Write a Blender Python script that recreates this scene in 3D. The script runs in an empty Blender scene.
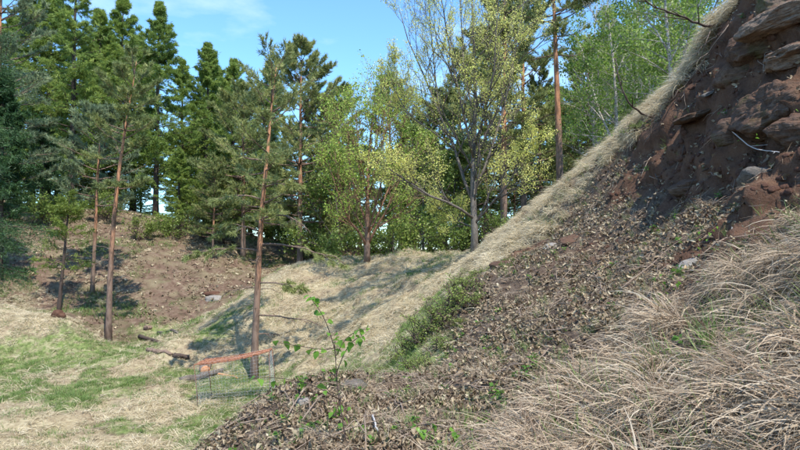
import bpy, math, random
import numpy as np
R = math.radians
rng = np.random.default_rng(7)
random.seed(7)
S = bpy.context.scene
C = S.collection

# ------------------------------------------------------------------ camera
CAM_Z = 4.0
PITCH = R(2.4)
FPX = 600.0
cd = bpy.data.cameras.new('camera')
cd.lens = 27.0
cd.sensor_width = 36.0
cd.clip_start = 0.05
cd.clip_end = 3000.0
cam = bpy.data.objects.new('camera', cd)
C.objects.link(cam)
cam.location = (0, 0, CAM_Z)
cam.rotation_euler = (R(90) + PITCH, 0, 0)
S.camera = cam

# ------------------------------------------------------------------ light
SUN_AZ, SUN_EL = 150.0, 58.0          # azimuth clockwise from +Y
W = bpy.data.worlds.new('World')
S.world = W
W.use_nodes = True
wn = W.node_tree
wn.nodes.clear()
wl = wn.links
out = wn.nodes.new('ShaderNodeOutputWorld')
bg = wn.nodes.new('ShaderNodeBackground')
bg.inputs['Strength'].default_value = 0.15
sky = wn.nodes.new('ShaderNodeTexSky')
sky.sky_type = 'NISHITA'
sky.sun_disc = False
sky.sun_elevation = R(SUN_EL)
sky.sun_rotation = R(SUN_AZ)
sky.air_density = 1.0
sky.dust_density = 0.1
sky.ozone_density = 1.2
tcw = wn.nodes.new('ShaderNodeTexCoord')
mpw = wn.nodes.new('ShaderNodeMapping')
mpw.inputs['Scale'].default_value = (2.2, 2.2, 6.0)
mpw.inputs['Rotation'].default_value = (0.0, 0.25, 0.4)
nzw = wn.nodes.new('ShaderNodeTexNoise')
nzw.inputs['Scale'].default_value = 1.1
nzw.inputs['Detail'].default_value = 7
nzw.inputs['Roughness'].default_value = 0.55
rpw = wn.nodes.new('ShaderNodeValToRGB')
rpw.color_ramp.elements[0].position = 0.535
rpw.color_ramp.elements[0].color = (0, 0, 0, 1)
rpw.color_ramp.elements[1].position = 0.9
rpw.color_ramp.elements[1].color = (0.8, 0.8, 0.8, 1)
mxw = wn.nodes.new('ShaderNodeMix')
mxw.data_type = 'RGBA'
mxw.inputs[7].default_value = (5.6, 5.9, 6.3, 1)
wl.new(tcw.outputs['Generated'], mpw.inputs['Vector'])
wl.new(mpw.outputs['Vector'], nzw.inputs['Vector'])
wl.new(nzw.outputs['Fac'], rpw.inputs['Fac'])
wl.new(rpw.outputs['Color'], mxw.inputs[0])
tnt = wn.nodes.new('ShaderNodeMix')
tnt.data_type = 'RGBA'
tnt.blend_type = 'MULTIPLY'
tnt.inputs[0].default_value = 1.0
tnt.inputs[7].default_value = (0.64, 0.92, 1.12, 1)
wl.new(sky.outputs['Color'], tnt.inputs[6])
wl.new(tnt.outputs[2], mxw.inputs[6])
wl.new(mxw.outputs[2], bg.inputs['Color'])
wl.new(bg.outputs['Background'], out.inputs['Surface'])

sd = bpy.data.lights.new('sun', 'SUN')
sd.energy = 3.5
sd.angle = R(0.55)
sd.color = (1.0, 0.95, 0.87)
so = bpy.data.objects.new('sun', sd)
C.objects.link(so)
_sa, _se = R(SUN_AZ), R(SUN_EL)
from mathutils import Vector
_sv = Vector((math.sin(_sa) * math.cos(_se), math.cos(_sa) * math.cos(_se), math.sin(_se)))
so.location = _sv * 60
so.rotation_euler = _sv.to_track_quat('Z', 'Y').to_euler()

S.view_settings.view_transform = 'Standard'
S.view_settings.look = 'None'
S.view_settings.exposure = 1.08
S.view_settings.gamma = 1.0
S.cycles.max_bounces = 6
S.cycles.diffuse_bounces = 3
S.cycles.transmission_bounces = 4
S.cycles.transparent_max_bounces = 4
S.cycles.use_adaptive_sampling = True
S.cycles.adaptive_threshold = 0.02
S.cycles.sample_clamp_indirect = 4.0

# ------------------------------------------------------------------ helpers
def P(px, py, D):
    """point of the place seen at photo pixel (px, py), D metres in front of the camera"""
    x, v = (px - 400.0) / FPX, (225.0 - py) / FPX
    y = math.cos(PITCH) - v * math.sin(PITCH)
    z = math.sin(PITCH) + v * math.cos(PITCH)
    return np.array((x / y * D, D, CAM_Z + z / y * D))

def _hash(i, j, k, seed):
    h = (i * 374761393 + j * 668265263 + k * 2147483647 + seed * 974634777) & 0xffffffff
    h = ((h ^ (h >> 13)) * 1274126177) & 0xffffffff
    h = h ^ (h >> 16)
    return (h & 0xffff) / 65535.0

def noise3(p, seed=0):
    p = np.asarray(p, float)
    f = np.floor(p).astype(np.int64)
    t = p - f
    t = t * t * (3 - 2 * t)
    r = 0
    for a in (0, 1):
        wa = t[..., 0] if a else 1 - t[..., 0]
        for b in (0, 1):
            wb = t[..., 1] if b else 1 - t[..., 1]
            for c in (0, 1):
                wc = t[..., 2] if c else 1 - t[..., 2]
                r = r + wa * wb * wc * _hash(f[..., 0] + a, f[..., 1] + b, f[..., 2] + c, seed)
    return r * 2 - 1

def fbm(p, octaves=4, seed=0, rough=0.5):
    r, a, f = 0, 1.0, 1.0
    for o in range(octaves):
        r = r + a * noise3(p * f, seed + o * 17)
        a *= rough
        f *= 2.03
    return r

def norm(v):
    return v / np.maximum(np.linalg.norm(v, axis=-1, keepdims=True), 1e-9)

def make_mesh(name, verts, quads=None, tris=None, smooth=False, attrs=None, mats=None, midx=None):
    me = bpy.data.meshes.new(name)
    verts = np.asarray(verts, np.float32).reshape(-1, 3)
    nq = 0 if quads is None else len(quads)
    nt = 0 if tris is None else len(tris)
    me.vertices.add(len(verts))
    me.vertices.foreach_set('co', verts.ravel())
    loops = []
    if nq: loops.append(np.asarray(quads, np.int32).ravel())
    if nt: loops.append(np.asarray(tris, np.int32).ravel())
    loops = np.concatenate(loops) if loops else np.zeros(0, np.int32)
    me.loops.add(len(loops))
    me.loops.foreach_set('vertex_index', loops)
    me.polygons.add(nq + nt)
    starts = np.concatenate([np.arange(nq) * 4, nq * 4 + np.arange(nt) * 3]).astype(np.int32)
    me.polygons.foreach_set('loop_start', starts)
    if smooth:
        me.polygons.foreach_set('use_smooth', np.ones(nq + nt, bool))
    for m in (mats or []):
        me.materials.append(m)
    if midx is not None:
        me.polygons.foreach_set('material_index', np.asarray(midx, np.int32))
    for k, v in (attrs or {}).items():
        v = np.asarray(v, np.float32)
        if v.ndim == 1:
            a = me.attributes.new(k, 'FLOAT', 'POINT')
            a.data.foreach_set('value', v)
        else:
            a = me.attributes.new(k, 'FLOAT_VECTOR', 'POINT')
            a.data.foreach_set('vector', v.ravel())
    me.update(calc_edges=True)
    return me

def link(name, me, parent=None, loc=None, rot=None, scale=None):
    o = bpy.data.objects.new(name, me)
    C.objects.link(o)
    if parent is not None: o.parent = parent
    if loc is not None: o.location = tuple(float(q) for q in loc)
    if rot is not None: o.rotation_euler = rot
    if scale is not None: o.scale = scale
    return o

def tag(o, label=None, cat=None, group=None, kind=None):
    if label: o['label'] = label
    if cat: o['category'] = cat
    if group: o['group'] = group
    if kind: o['kind'] = kind
    return o

def empty(name, loc, rz=0.0):
    o = bpy.data.objects.new(name, None)
    o.empty_display_size = 0.3
    C.objects.link(o)
    o.location = tuple(float(q) for q in loc)
    o.rotation_euler = (0, 0, rz)
    return o

def copy_tree(o, parent=None):
    c = o.copy()
    C.objects.link(c)
    if parent is not None: c.parent = parent
    for ch in o.children:
        copy_tree(ch, c)
    return c

class Geo:
    """collects verts / quads / tris and a 'tint' value per vertex"""
    def __init__(s):
        s.v, s.q, s.t, s.a, s.n = [], [], [], [], 0
    def add(s, v, q=None, t=None, tint=0.5):
        v = np.asarray(v, float).reshape(-1, 3)
        if len(v) == 0: return
        s.v.append(v)
        s.a.append(np.broadcast_to(np.asarray(tint, float), (len(v),)))
        if q is not None and len(q): s.q.append(np.asarray(q) + s.n)
        if t is not None and len(t): s.t.append(np.asarray(t) + s.n)
        s.n += len(v)
    def tubes(s, Pt, Rd, k=5, tint=0.5, cap=True):
        """Pt (T,N,3) centre lines, Rd (T,N) radii"""
        Pt = np.asarray(Pt, float); Rd = np.asarray(Rd, float)
        if Pt.ndim == 2: Pt = Pt[None]; Rd = Rd[None]
        T, N, _ = Pt.shape
        if T == 0: return
        tan = np.gradient(Pt, axis=1)
        tan = norm(tan)
        ref = np.zeros_like(tan)
        m = np.abs(tan[:, :1, 2]) > 0.8
        ref[..., 0] = np.where(m, 1.0, 0.0); ref[..., 2] = np.where(m, 0.0, 1.0)
        u = norm(np.cross(tan, ref)); w = np.cross(tan, u)
        ang = np.arange(k) * 2 * np.pi / k
        ring = (Pt[:, :, None] + Rd[:, :, None, None] *
                (u[:, :, None] * np.cos(ang)[None, None, :, None] + w[:, :, None] * np.sin(ang)[None, None, :, None]))
        idx = np.arange(T * N * k).reshape(T, N, k)
        nx = np.roll(idx, -1, axis=2)
        q = np.stack([idx[:, :-1], nx[:, :-1], nx[:, 1:], idx[:, 1:]], -1).reshape(-1, 4)
        s.add(ring, q, None, np.repeat(np.broadcast_to(np.asarray(tint, float), (T,)), N * k))
        if cap:
            e = idx[:, -1]; st = idx[:, 0]
            tr = np.stack([np.broadcast_to(e[:, :1], (T, k - 2)), e[:, 1:-1], e[:, 2:]], -1).reshape(-1, 3)
            tr2 = np.stack([np.broadcast_to(st[:, :1], (T, k - 2)), st[:, 2:], st[:, 1:-1]], -1).reshape(-1, 3)
            s.t.append(np.concatenate([tr, tr2]) + (s.n - T * N * k))
    def mesh(s, name, mat, smooth=False):
        v = np.concatenate(s.v) if s.v else np.zeros((0, 3))
        return make_mesh(name, v, np.concatenate(s.q) if s.q else None, np.concatenate(s.t) if s.t else None,
                         smooth, {'tint': np.concatenate(s.a)} if s.a else None, [mat])

# ------------------------------------------------------------------ node helpers
def new_mat(name):
    m = bpy.data.materials.new(name)
    m.use_nodes = True
    nt = m.node_tree
    nt.nodes.clear()
    o = nt.nodes.new('ShaderNodeOutputMaterial')
    b = nt.nodes.new('ShaderNodeBsdfPrincipled')
    nt.links.new(b.outputs[0], o.inputs[0])
    b.inputs['Roughness'].default_value = 0.9
    b.inputs['Specular IOR Level'].default_value = 0.2
    return m, nt, b, o

def nd(nt, typ, **kw):
    n = nt.nodes.new(typ)
    for k, v in kw.items():
        if k in n.inputs: n.inputs[k].default_value = v
        else: setattr(n, k, v)
    return n

def mixc(nt, fac, a, b):
    n = nt.nodes.new('ShaderNodeMix'); n.data_type = 'RGBA'
    for sock, val in ((n.inputs[0], fac), (n.inputs[6], a), (n.inputs[7], b)):
        if isinstance(val, bpy.types.NodeSocket): nt.links.new(val, sock)
        elif isinstance(val, (int, float)): sock.default_value = val
        else: sock.default_value = (*val, 1)
    return n.outputs[2]

def ramp(nt, src, stops):
    n = nt.nodes.new('ShaderNodeValToRGB')
    el = n.color_ramp.elements
    while len(el) < len(stops): el.new(0.5)
    for e, (p, c) in zip(el, stops):
        e.position = p
        e.color = (*c, 1) if not isinstance(c, (int, float)) else (c, c, c, 1)
    nt.links.new(src, n.inputs[0])
    return n.outputs[0]

def noise_node(nt, scale, detail=4, rough=0.6, vec=None, dist=0.0):
    n = nd(nt, 'ShaderNodeTexNoise', Scale=scale, Detail=detail, Roughness=rough, Distortion=dist)
    if vec is not None: nt.links.new(vec, n.inputs['Vector'])
    return n.outputs['Fac']

def coords(nt, kind='Object', scale=None):
    t = nt.nodes.new('ShaderNodeTexCoord').outputs[kind]
    if scale:
        m = nd(nt, 'ShaderNodeMapping'); m.inputs['Scale'].default_value = scale
        nt.links.new(t, m.inputs['Vector']); t = m.outputs[0]
    return t

def math_node(nt, op, a, b=None):
    n = nt.nodes.new('ShaderNodeMath'); n.operation = op
    for i, v in enumerate((a, b)):
        if v is None: continue
        if isinstance(v, bpy.types.NodeSocket): nt.links.new(v, n.inputs[i])
        else: n.inputs[i].default_value = v
    return n.outputs[0]

def bump(nt, b, src, strength=0.5, dist=0.02):
    n = nd(nt, 'ShaderNodeBump', Strength=strength, Distance=dist)
    nt.links.new(src, n.inputs['Height'])
    nt.links.new(n.outputs[0], b.inputs['Normal'])

def leaf_mat(name, stops, transl=0.35, rough=0.6, spec=0.25, per_obj=0.0):
    """thin foliage: colour runs through stops with the clump's own tint and the instance's random"""
    m, nt, b, o = new_mat(name)
    at = nd(nt, 'ShaderNodeAttribute', attribute_name='tint')
    f = at.outputs['Fac']
    if per_obj:
        oi = nt.nodes.new('ShaderNodeObjectInfo')
        r_ = math_node(nt, 'MULTIPLY', oi.outputs['Random'], per_obj)
        f = math_node(nt, 'ADD', math_node(nt, 'MULTIPLY', f, 1 - per_obj), r_)
    col = ramp(nt, f, stops)
    nt.links.new(col, b.inputs['Base Color'])
    b.inputs['Roughness'].default_value = rough
    b.inputs['Specular IOR Level'].default_value = spec
    tr = nt.nodes.new('ShaderNodeBsdfTranslucent')
    nt.links.new(col, tr.inputs['Color'])
    mx = nt.nodes.new('ShaderNodeMixShader'); mx.inputs[0].default_value = transl
    nt.links.new(b.outputs[0], mx.inputs[1]); nt.links.new(tr.outputs[0], mx.inputs[2])
    nt.links.new(mx.outputs[0], o.inputs[0])
    return m
# ------------------------------------------------------------------ the ground
CP = []
def c(px, py, D): CP.append(P(px, py, D))
def w(x, y, z): CP.append(np.array((x, y, z + CAM_Z)))      # z relative to the eye
# clearing
for q in ((-20, 12, -4.0), (-12, 14, -4), (-8, 11, -4.05), (-7, 18, -3.85), (-5, 15.5, -4), (-3.4, 15.5, -4), (-2.5, 12.5, -3.9), (-4, 9.5, -4),
          (-20, 5, -3.8), (-10, 6, -4), (-8, 22, -3.75), (-30, 14, -3.6), (-3.6, 18.6, -3.85)): w(*q)
c(0, 345, 20); c(40, 350, 20); c(100, 346, 22); c(255, 380, 18.6)
# small mound at left
c(-40, 318, 20.8); c(20, 318, 21.2); c(75, 322, 21.4); c(110, 345, 22)
c(0, 306, 25); c(-60, 300, 25); w(-14.5, 25.5, -2.9); c(100, 340, 25.5); c(135, 345, 25.5)
# rear bank
c(0, 270, 30); c(0, 215, 38); c(60, 310, 28); c(60, 255, 33); c(100, 212, 39); c(130, 315, 28); c(110, 338, 25.8); c(140, 260, 33.5)
c(200, 290, 31); c(180, 330, 27); c(205, 234, 39); c(145, 226, 39); c(260, 262, 37); c(300, 262, 38); c(240, 300, 30)
w(-30, 38, 3.2); w(-40, 30, 2.5); w(-25, 50, 3.0); w(-12, 48, 1.2); w(-4, 46, 0); w(3, 40, -.6); w(-60, 30, 3)
# spur of the far embankment
c(150, 350, 20.5); c(180, 337, 21.5); c(215, 322, 23); c(248, 295, 24.5); c(280, 270, 26); c(330, 262, 27); c(400, 256, 24.5)
w(-9.5, 25.5, -3.3); w(-6.2, 29, -2.6); w(-3.5, 31, -1.2); w(0, 30, -.6); w(3, 27, -.5)
# far embankment face
c(290, 368, 18.5); c(330, 362, 17.3); c(280, 330, 21); c(320, 310, 21.5); c(360, 300, 20.5); c(400, 300, 19); c(400, 330, 16.6)
c(370, 345, 16); c(440, 275, 18.5); c(474, 252, 18.3); c(230, 352, 20.5); c(210, 365, 20.2); c(430, 300, 16.3); c(345, 280, 24); c(390, 350, 14.5)
c(480, 262, 16.5)
# foreground mound and its drop to the clearing
c(200, 450, 5.4); c(240, 415, 5.6); c(285, 385, 6.0); c(330, 374, 6.5); c(420, 377, 6.8); c(380, 378, 6.7)
w(-1.5, 8.2, -2.6); w(0, 9.6, -2.3); w(-2.6, 7.5, -3.3); w(-3.2, 6, -3.4); w(-4, 4, -3.4); w(-3, 2, -2.6); w(0, 0, -1.62); w(-1.5, 3, -1.75)
w(-1.9, 4.2, -2.0); w(-6, 0, -3.4); w(0, 12.5, -2.9); w(-1.4, 14.8, -3.2); w(.6, 12.5, -2.0); w(-2, 10.5, -3.5)
# near slope
c(345, 450, 4.0); c(430, 450, 3.8); c(500, 450, 3.5); c(400, 400, 5.6); c(440, 345, 8.2); c(430, 320, 9.3); c(500, 350, 6.6); c(520, 300, 8.3)
c(600, 400, 4.0); c(700, 450, 2.75); c(800, 450, 2.3); c(800, 350, 2.9); c(700, 360, 3.7); c(600, 300, 6.3); c(700, 300, 4.7); c(650, 250, 7.0); c(550, 250, 9.6)
c(800, 260, 4.0); c(780, 220, 5.0); c(700, 220, 6.8); c(740, 190, 6.5); c(600, 220, 9.5); c(560, 230, 11)
c(480, 275, 11.5); c(500, 262, 12); c(470, 285, 11.2)
# scarp
c(650, 160, 9.5); c(700, 110, 8.5); c(720, 70, 8.2); c(760, 20, 7.4); c(800, 15, 6.8); c(700, 170, 7.8); c(740, 110, 7.2); c(800, 100, 6.2); c(800, 170, 5.6)
c(620, 170, 10.6); c(675, 112, 9.4)
# crest
c(490, 246, 14); c(520, 222, 13.6); c(560, 190, 13); c(600, 158, 12); c(650, 113, 11); c(690, 75, 10); c(720, 27, 9.2); c(745, -5, 8.7); c(775, -50, 8.2)
# top and outside
for q in ((6, 4, 3.2), (6.2, 6, 4.1), (8, 8, 4.5), (8, 3, 4), (4, 2, .9), (5, 0, 1.6), (2.5, 0, -.4), (4.9, 4.6, 2.2), (5, -4, 1), (0, -5, -1.8),
          (7, 10, 3.9), (10, 14, 3.9), (7, 14, 2.9), (5.6, 17, 1.6), (5, 21, .6), (3, 23.5, -.2), (10, 25, 2.6), (20, 20, 4.2), (10, 40, .6), (20, 40, 2.4), (14, 8, 4.8),
          (-60, 10, -1), (-60, 60, 3), (0, 70, 0), (50, 70, 3), (-30, -30, -3), (30, -30, 3), (0, -30, -2), (60, 0, 5), (-25, 0, -3.6), (60, 40, 4)): w(*q)
CP = np.array(CP)
_x = CP[:, :2]
def _U(r2): return np.where(r2 > 0, r2 * np.log(np.maximum(r2, 1e-12)) * 0.5, 0)
_d2 = ((_x[:, None] - _x[None]) ** 2).sum(-1)
_n = len(CP)
_K = np.zeros((_n + 3, _n + 3))
_K[:_n, :_n] = _U(_d2) + np.eye(_n) * 0.02
_K[:_n, _n] = 1; _K[:_n, _n + 1:] = _x
_K[_n, :_n] = 1; _K[_n + 1:, :_n] = _x.T
_sol = np.linalg.solve(_K, np.concatenate([CP[:, 2], np.zeros(3)]))
def height(x, y):
    x = np.asarray(x, float); y = np.asarray(y, float)
    sh = x.shape
    q = np.stack([x.ravel(), y.ravel()], 1)
    rr = np.linalg.norm(q - np.array((0, 25.0)), axis=1)
    sc = np.where(rr > 62, 62 / np.maximum(rr, 1e-9), 1.0)
    q = (q - np.array((0, 25.0))) * sc[:, None] + np.array((0, 25.0))
    z = np.empty(len(q))
    for i in range(0, len(q), 20000):
        b = q[i:i + 20000]
        d2 = ((b[:, None] - _x[None]) ** 2).sum(-1)
        z[i:i + 20000] = _U(d2) @ _sol[:_n] + _sol[_n] + b @ _sol[_n + 1:]
    return z.reshape(sh)

def axis(lo, hi, step, far_lo, far_hi, g=1.045):
    a = list(np.arange(lo, hi + 1e-6, step))
    s, p = step, hi
    while p < far_hi:
        s *= g; p += s; a.append(p)
    s, p = step, lo
    while p > far_lo:
        s *= g; p -= s; a.insert(0, p)
    return np.array(a)
GX = axis(-2.6, 5.4, 0.04, -900, 900)
GY = axis(2.0, 12.5, 0.055, -900, 1400, 1.035)
gx, gy = np.meshgrid(GX, GY)
gz = height(gx, gy)

# which cover lies where: photo pixels are traced on to the ground once, then it all lives in world space
def hit(px, py):
    """first point of the ground along a line of sight"""
    D = np.concatenate([np.arange(2, 14, 0.05), np.arange(14, 60, 0.15)])
    p0, p1 = P(px, py, 1.0), P(px, py, 2.0)
    d = p1 - p0
    pts = p0[None] + (D - 1)[:, None] * d[None]
    below = pts[:, 2] < height(pts[:, 0], pts[:, 1])
    i = np.argmax(below)
    return pts[i] if below.any() else None
ZN = ['dry', 'green', 'litter', 'soil', 'tall', 'forest']
ZP = {
 'dry': [(20, 325), (60, 328), (90, 335), (0, 310), (60, 375), (120, 405), (40, 435), (140, 370), (20, 410), (180, 420), (120, 440), (220, 400), (180, 350), (240, 330), (255, 300),
         (290, 290), (300, 320), (330, 300), (330, 275), (360, 290), (380, 300), (400, 290), (400, 320), (385, 345), (360, 330), (290, 350), (310, 270), (430, 265), (450, 270), (425, 285), (200, 345),
         (220, 355), (340, 355), (60, 385), (160, 385), (90, 420), (-40, 330), (-60, 420), (-80, 380)],
 'green': [(20, 350), (60, 352), (-20, 365), (0, 372), (100, 350), (40, 380), (90, 395), (230, 400), (190, 388), (30, 365), (10, 375), (80, 358), (110, 360), (45, 345), (60, 370), (-50, 360), (180, 375), (235, 390), (250, 395), (170, 330), (215, 395), (100, 380), (415, 275), (30, 393), (150, 425), (250, 378), (200, 425), (215, 330),
           (385, 372), (400, 362), (420, 345), (410, 330)],
 'litter': [(618, 166), (590, 190), (572, 208), (575, 228), (560, 243), (540, 256), (250, 420), (300, 400), (350, 390), (300, 440), (380, 420), (430, 390), (440, 420), (410, 440), (470, 400), (480, 360), (500, 330), (540, 300), (520, 350), (560, 330), (480, 300),
            (500, 280), (540, 265), (580, 250), (590, 280), (620, 270), (600, 230), (640, 230), (640, 205), (600, 200), (560, 240), (660, 250), (690, 240), (550, 380), (220, 440), (470, 440), (710, 210), (620, 320), (655, 285), (570, 300), (610, 185), (680, 215)],
 'soil': [(664, 122), (645, 140), (690, 96), (706, 78), (722, 48), (738, 26), (632, 155), (650, 150), (680, 130), (700, 120), (690, 160), (660, 180), (720, 150), (700, 190), (730, 200), (720, 100), (740, 80), (760, 60), (760, 100), (790, 120), (790, 170), (760, 190), (700, 80), (730, 50), (790, 30), (675, 195), (640, 175),
          (720, 250), (690, 262), (540, 242), (780, 210), (715, 60), (620, 190), (750, 215)],
 'tall': [(780, 440), (720, 430), (650, 440), (610, 435), (780, 380), (720, 380), (650, 405), (780, 320), (780, 280), (740, 330), (700, 345), (680, 380), (630, 390), (580, 430), (850, 350), (850, 420), (790, 265),
          (690, 77), (670, 95), (640, 122), (610, 150), (580, 174), (550, 200), (520, 224), (500, 243), (722, 26), (737, 4), (625, 138), (595, 163), (565, 187), (535, 213), (552, 213), (532, 230), (515, 246), (500, 258), (545, 226), (572, 196), (656, 110), (705, 55)],
 'forest': [(20, 290), (60, 300), (20, 250), (90, 250), (60, 230), (150, 240), (180, 260), (200, 300), (170, 310), (130, 320), (150, 290), (220, 270), (250, 265), (90, 310), (120, 215), (30, 225), (190, 320), (120, 280)],
}
zc, zw = [], []
for k_, lst in ZP.items():
    for (a_, b_) in lst:
        h_ = hit(a_, b_)
        if h_ is not None:
            zc.append(h_); zw.append(ZN.index(k_))
for (x_, y_) in ((6.5, 8), (7, 11), (6, 14), (5.5, 18), (8, 16), (12, 12), (5, 21), (7, 5)):
    zc.append(np.array((x_, y_, 8.0))); zw.append(ZN.index('tall'))
for (x_, y_) in ((0, 36), (-6, 36), (-12, 44), (-22, 46), (6, 30), (10, 36), (14, 24), (20, 14), (0, 50), (-30, 40), (25, 30), (3, 27.5), (-1, 31)):
    zc.append(np.array((x_, y_, 4.0))); zw.append(ZN.index('forest'))
for (x_, y_) in ((-1.5, 10), (-3, 8), (-4, 6), (0, 11), (-1.5, 13)):
    zc.append(np.array((x_, y_, 1.2))); zw.append(ZN.index('dry'))
for (x_, y_) in ((0, 0), (-1.5, 2.5), (0.5, 2), (-2, 5)):
    zc.append(np.array((x_, y_, 2.4))); zw.append(ZN.index('litter'))
zc = np.array(zc); zw = np.array(zw)
def zones(x, y, z):
    """cover weights (N, 6) at world points"""
    q = np.stack([x, y, z], -1).reshape(-1, 3)
    d = np.linalg.norm(q - np.array((0, 0, 4.0)), axis=1)
    n1 = np.stack([fbm(q * 1.3 + 5, 3, 3), fbm(q * 1.3 + 9, 3, 4), 0 * d], -1)
    qq = q + n1 * (0.05 * d)[:, None] * 0.7
    o = np.zeros((len(q), 6))
    for i in range(0, len(q), 20000):
        b = qq[i:i + 20000]
        r2 = ((b[:, None] - zc[None]) ** 2).sum(-1) / (d[i:i + 20000, None] ** 2)
        wt = 1.0 / (r2 + 2e-4) ** 2.2
        for k in range(6):
            o[i:i + 20000, k] = wt[:, zw == k].sum(1)
    return o / o.sum(1, keepdims=True)
Z0 = zones(gx, gy, gz).reshape(gx.shape + (6,))
# real relief: lumps, ledges, clods
G3 = np.stack([gx, gy, gz], -1)
def grid_normals(g):
    a = np.gradient(g, axis=1); b = np.gradient(g, axis=0)
    return norm(np.cross(a, b))
N0 = grid_normals(G3)
dist = np.linalg.norm(G3 - np.array((0, 0, 4.0)), axis=-1)
nearf = np.clip(1.5 - dist / 40, 0, 1)
big = fbm(G3 * 0.55, 4, 11)
lum = fbm(G3 * 1.7, 4, 12)
rid = 1 - np.abs(fbm(G3 * np.array((2.1, 2.1, 3.2)), 4, 13))
fine = fbm(G3 * 7.0, 3, 14)
soil_, lit_, tall_, dry_, for_ = Z0[..., 3], Z0[..., 2], Z0[..., 4], Z0[..., 0], Z0[..., 5]
disp = (0.10 * lum * tall_ + 0.05 * lum * lit_ + 0.12 * big * dry_ + 0.10 * lum * dry_ + 0.16 * lum * for_ + 0.25 * big * for_
        + soil_ * (0.15 * (rid - 0.5) + 0.12 * lum + 0.05 * fine) + 0.018 * fine * (lit_ + tall_) + 0.04 * lum * Z0[..., 1])
disp *= nearf
G3 = G3 + N0 * disp[..., None]
NR = grid_normals(G3)

def ground(x, y):
    """displaced ground point, normal and cover weights at x, y (arrays)"""
    x = np.atleast_1d(np.asarray(x, float)); y = np.atleast_1d(np.asarray(y, float))
    i = np.clip(np.searchsorted(GX, x) - 1, 0, len(GX) - 2); j = np.clip(np.searchsorted(GY, y) - 1, 0, len(GY) - 2)
    u = ((x - GX[i]) / (GX[i + 1] - GX[i]))[:, None]; v = ((y - GY[j]) / (GY[j + 1] - GY[j]))[:, None]
    def s(A): return (A[j, i] * (1 - u) * (1 - v) + A[j, i + 1] * u * (1 - v) + A[j + 1, i] * (1 - u) * v + A[j + 1, i + 1] * u * v)
    return s(G3), norm(s(NR)), s(Z0)
def gz1(x, y): return float(ground(x, y)[0][0][2])
def on(px, py):
    """ground point seen at a photo pixel"""
    h = hit(px, py)
    return ground(h[0], h[1])[0][0]

m_ground, nt, b, _o = new_mat('ground')
co = nt.nodes.new('ShaderNodeTexCoord').outputs['Object']
def att(n): return nd(nt, 'ShaderNodeAttribute', attribute_name=n).outputs['Fac']
n1 = noise_node(nt, 1.2, 5, 0.6, co); n2 = noise_node(nt, 9, 6, 0.65, co); n3 = noise_node(nt, 42, 5, 0.7, co); n4 = noise_node(nt, 3.3, 6, 0.65, co)
soilc = ramp(nt, n4, [(0.30, (0.042, 0.022, 0.014)), (0.48, (0.111, 0.057, 0.034)), (0.62, (0.152, 0.083, 0.049)), (0.78, (0.210, 0.126, 0.080))])
soilc = mixc(nt, ramp(nt, n3, [(0.4, 0.0), (0.75, 0.6)]), soilc, (0.14, 0.095, 0.07))
litc = ramp(nt, n2, [(0.30, (0.039, 0.028, 0.020)), (0.5, (0.104, 0.077, 0.057)), (0.65, (0.156, 0.125, 0.095)), (0.8, (0.216, 0.185, 0.143))])
litc = mixc(nt, ramp(nt, n1, [(0.4, 0.0), (0.7, 0.6)]), litc, soilc)
dryc = ramp(nt, n2, [(0.28, (0.16, 0.12, 0.07)), (0.5, (0.34, 0.28, 0.17)), (0.72, (0.47, 0.40, 0.26))])
dryc = mixc(nt, ramp(nt, n1, [(0.45, 0.0), (0.68, 0.55)]), dryc, (0.17, 0.11, 0.075))
grnc = ramp(nt, n2, [(0.3, (0.081, 0.096, 0.034)), (0.55, (0.161, 0.204, 0.063)), (0.75, (0.310, 0.312, 0.138))])
forc = ramp(nt, n4, [(0.28, (0.05, 0.033, 0.023)), (0.46, (0.125, 0.08, 0.056)), (0.6, (0.17, 0.118, 0.083)), (0.75, (0.25, 0.20, 0.14))])
forc = mixc(nt, ramp(nt, n1, [(0.46, 0.0), (0.66, 0.55)]), forc, (0.22, 0.19, 0.11))
forc = mixc(nt, ramp(nt, noise_node(nt, 0.7, 5, 0.6, co), [(0.52, 0.0), (0.68, 0.5)]), forc, (0.06, 0.09, 0.025))
tallc = mixc(nt, ramp(nt, n3, [(0.3, 0.0), (0.7, 1.0)]), (0.07, 0.05, 0.035), (0.24, 0.19, 0.13))
col = litc
for nm, cc in (('soil', soilc), ('tall', tallc), ('forest', forc), ('dry', dryc), ('green', mixc(nt, ramp(nt, n4, [(0.42, 0.0), (0.62, 0.8)]), grnc, dryc))):
    f = math_node(nt, 'ADD', att(nm), math_node(nt, 'MULTIPLY', math_node(nt, 'SUBTRACT', n2, 0.5), 0.7))
    col = mixc(nt, ramp(nt, f, [(0.25, 0.0), (0.78, 1.0)]), col, cc)
nt.links.new(col, b.inputs['Base Color'])
b.inputs['Roughness'].default_value = 0.95
b.inputs['Specular IOR Level'].default_value = 0.12
bump(nt, b, math_node(nt, 'ADD', n2, math_node(nt, 'MULTIPLY', n3, 0.5)), 0.9, 0.05)
ny, nx = gx.shape
idx = np.arange(ny * nx).reshape(ny, nx)
quads = np.stack([idx[:-1, :-1], idx[:-1, 1:], idx[1:, 1:], idx[1:, :-1]], -1).reshape(-1, 4)
me = make_mesh('ground', G3, quads, None, True, {ZN[k]: Z0[..., k].ravel() for k in range(6)}, [m_ground])
tag(link('ground', me), 'grassy clearing, bare brown scarp and wooded banks, one continuous ground', kind='structure')
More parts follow.
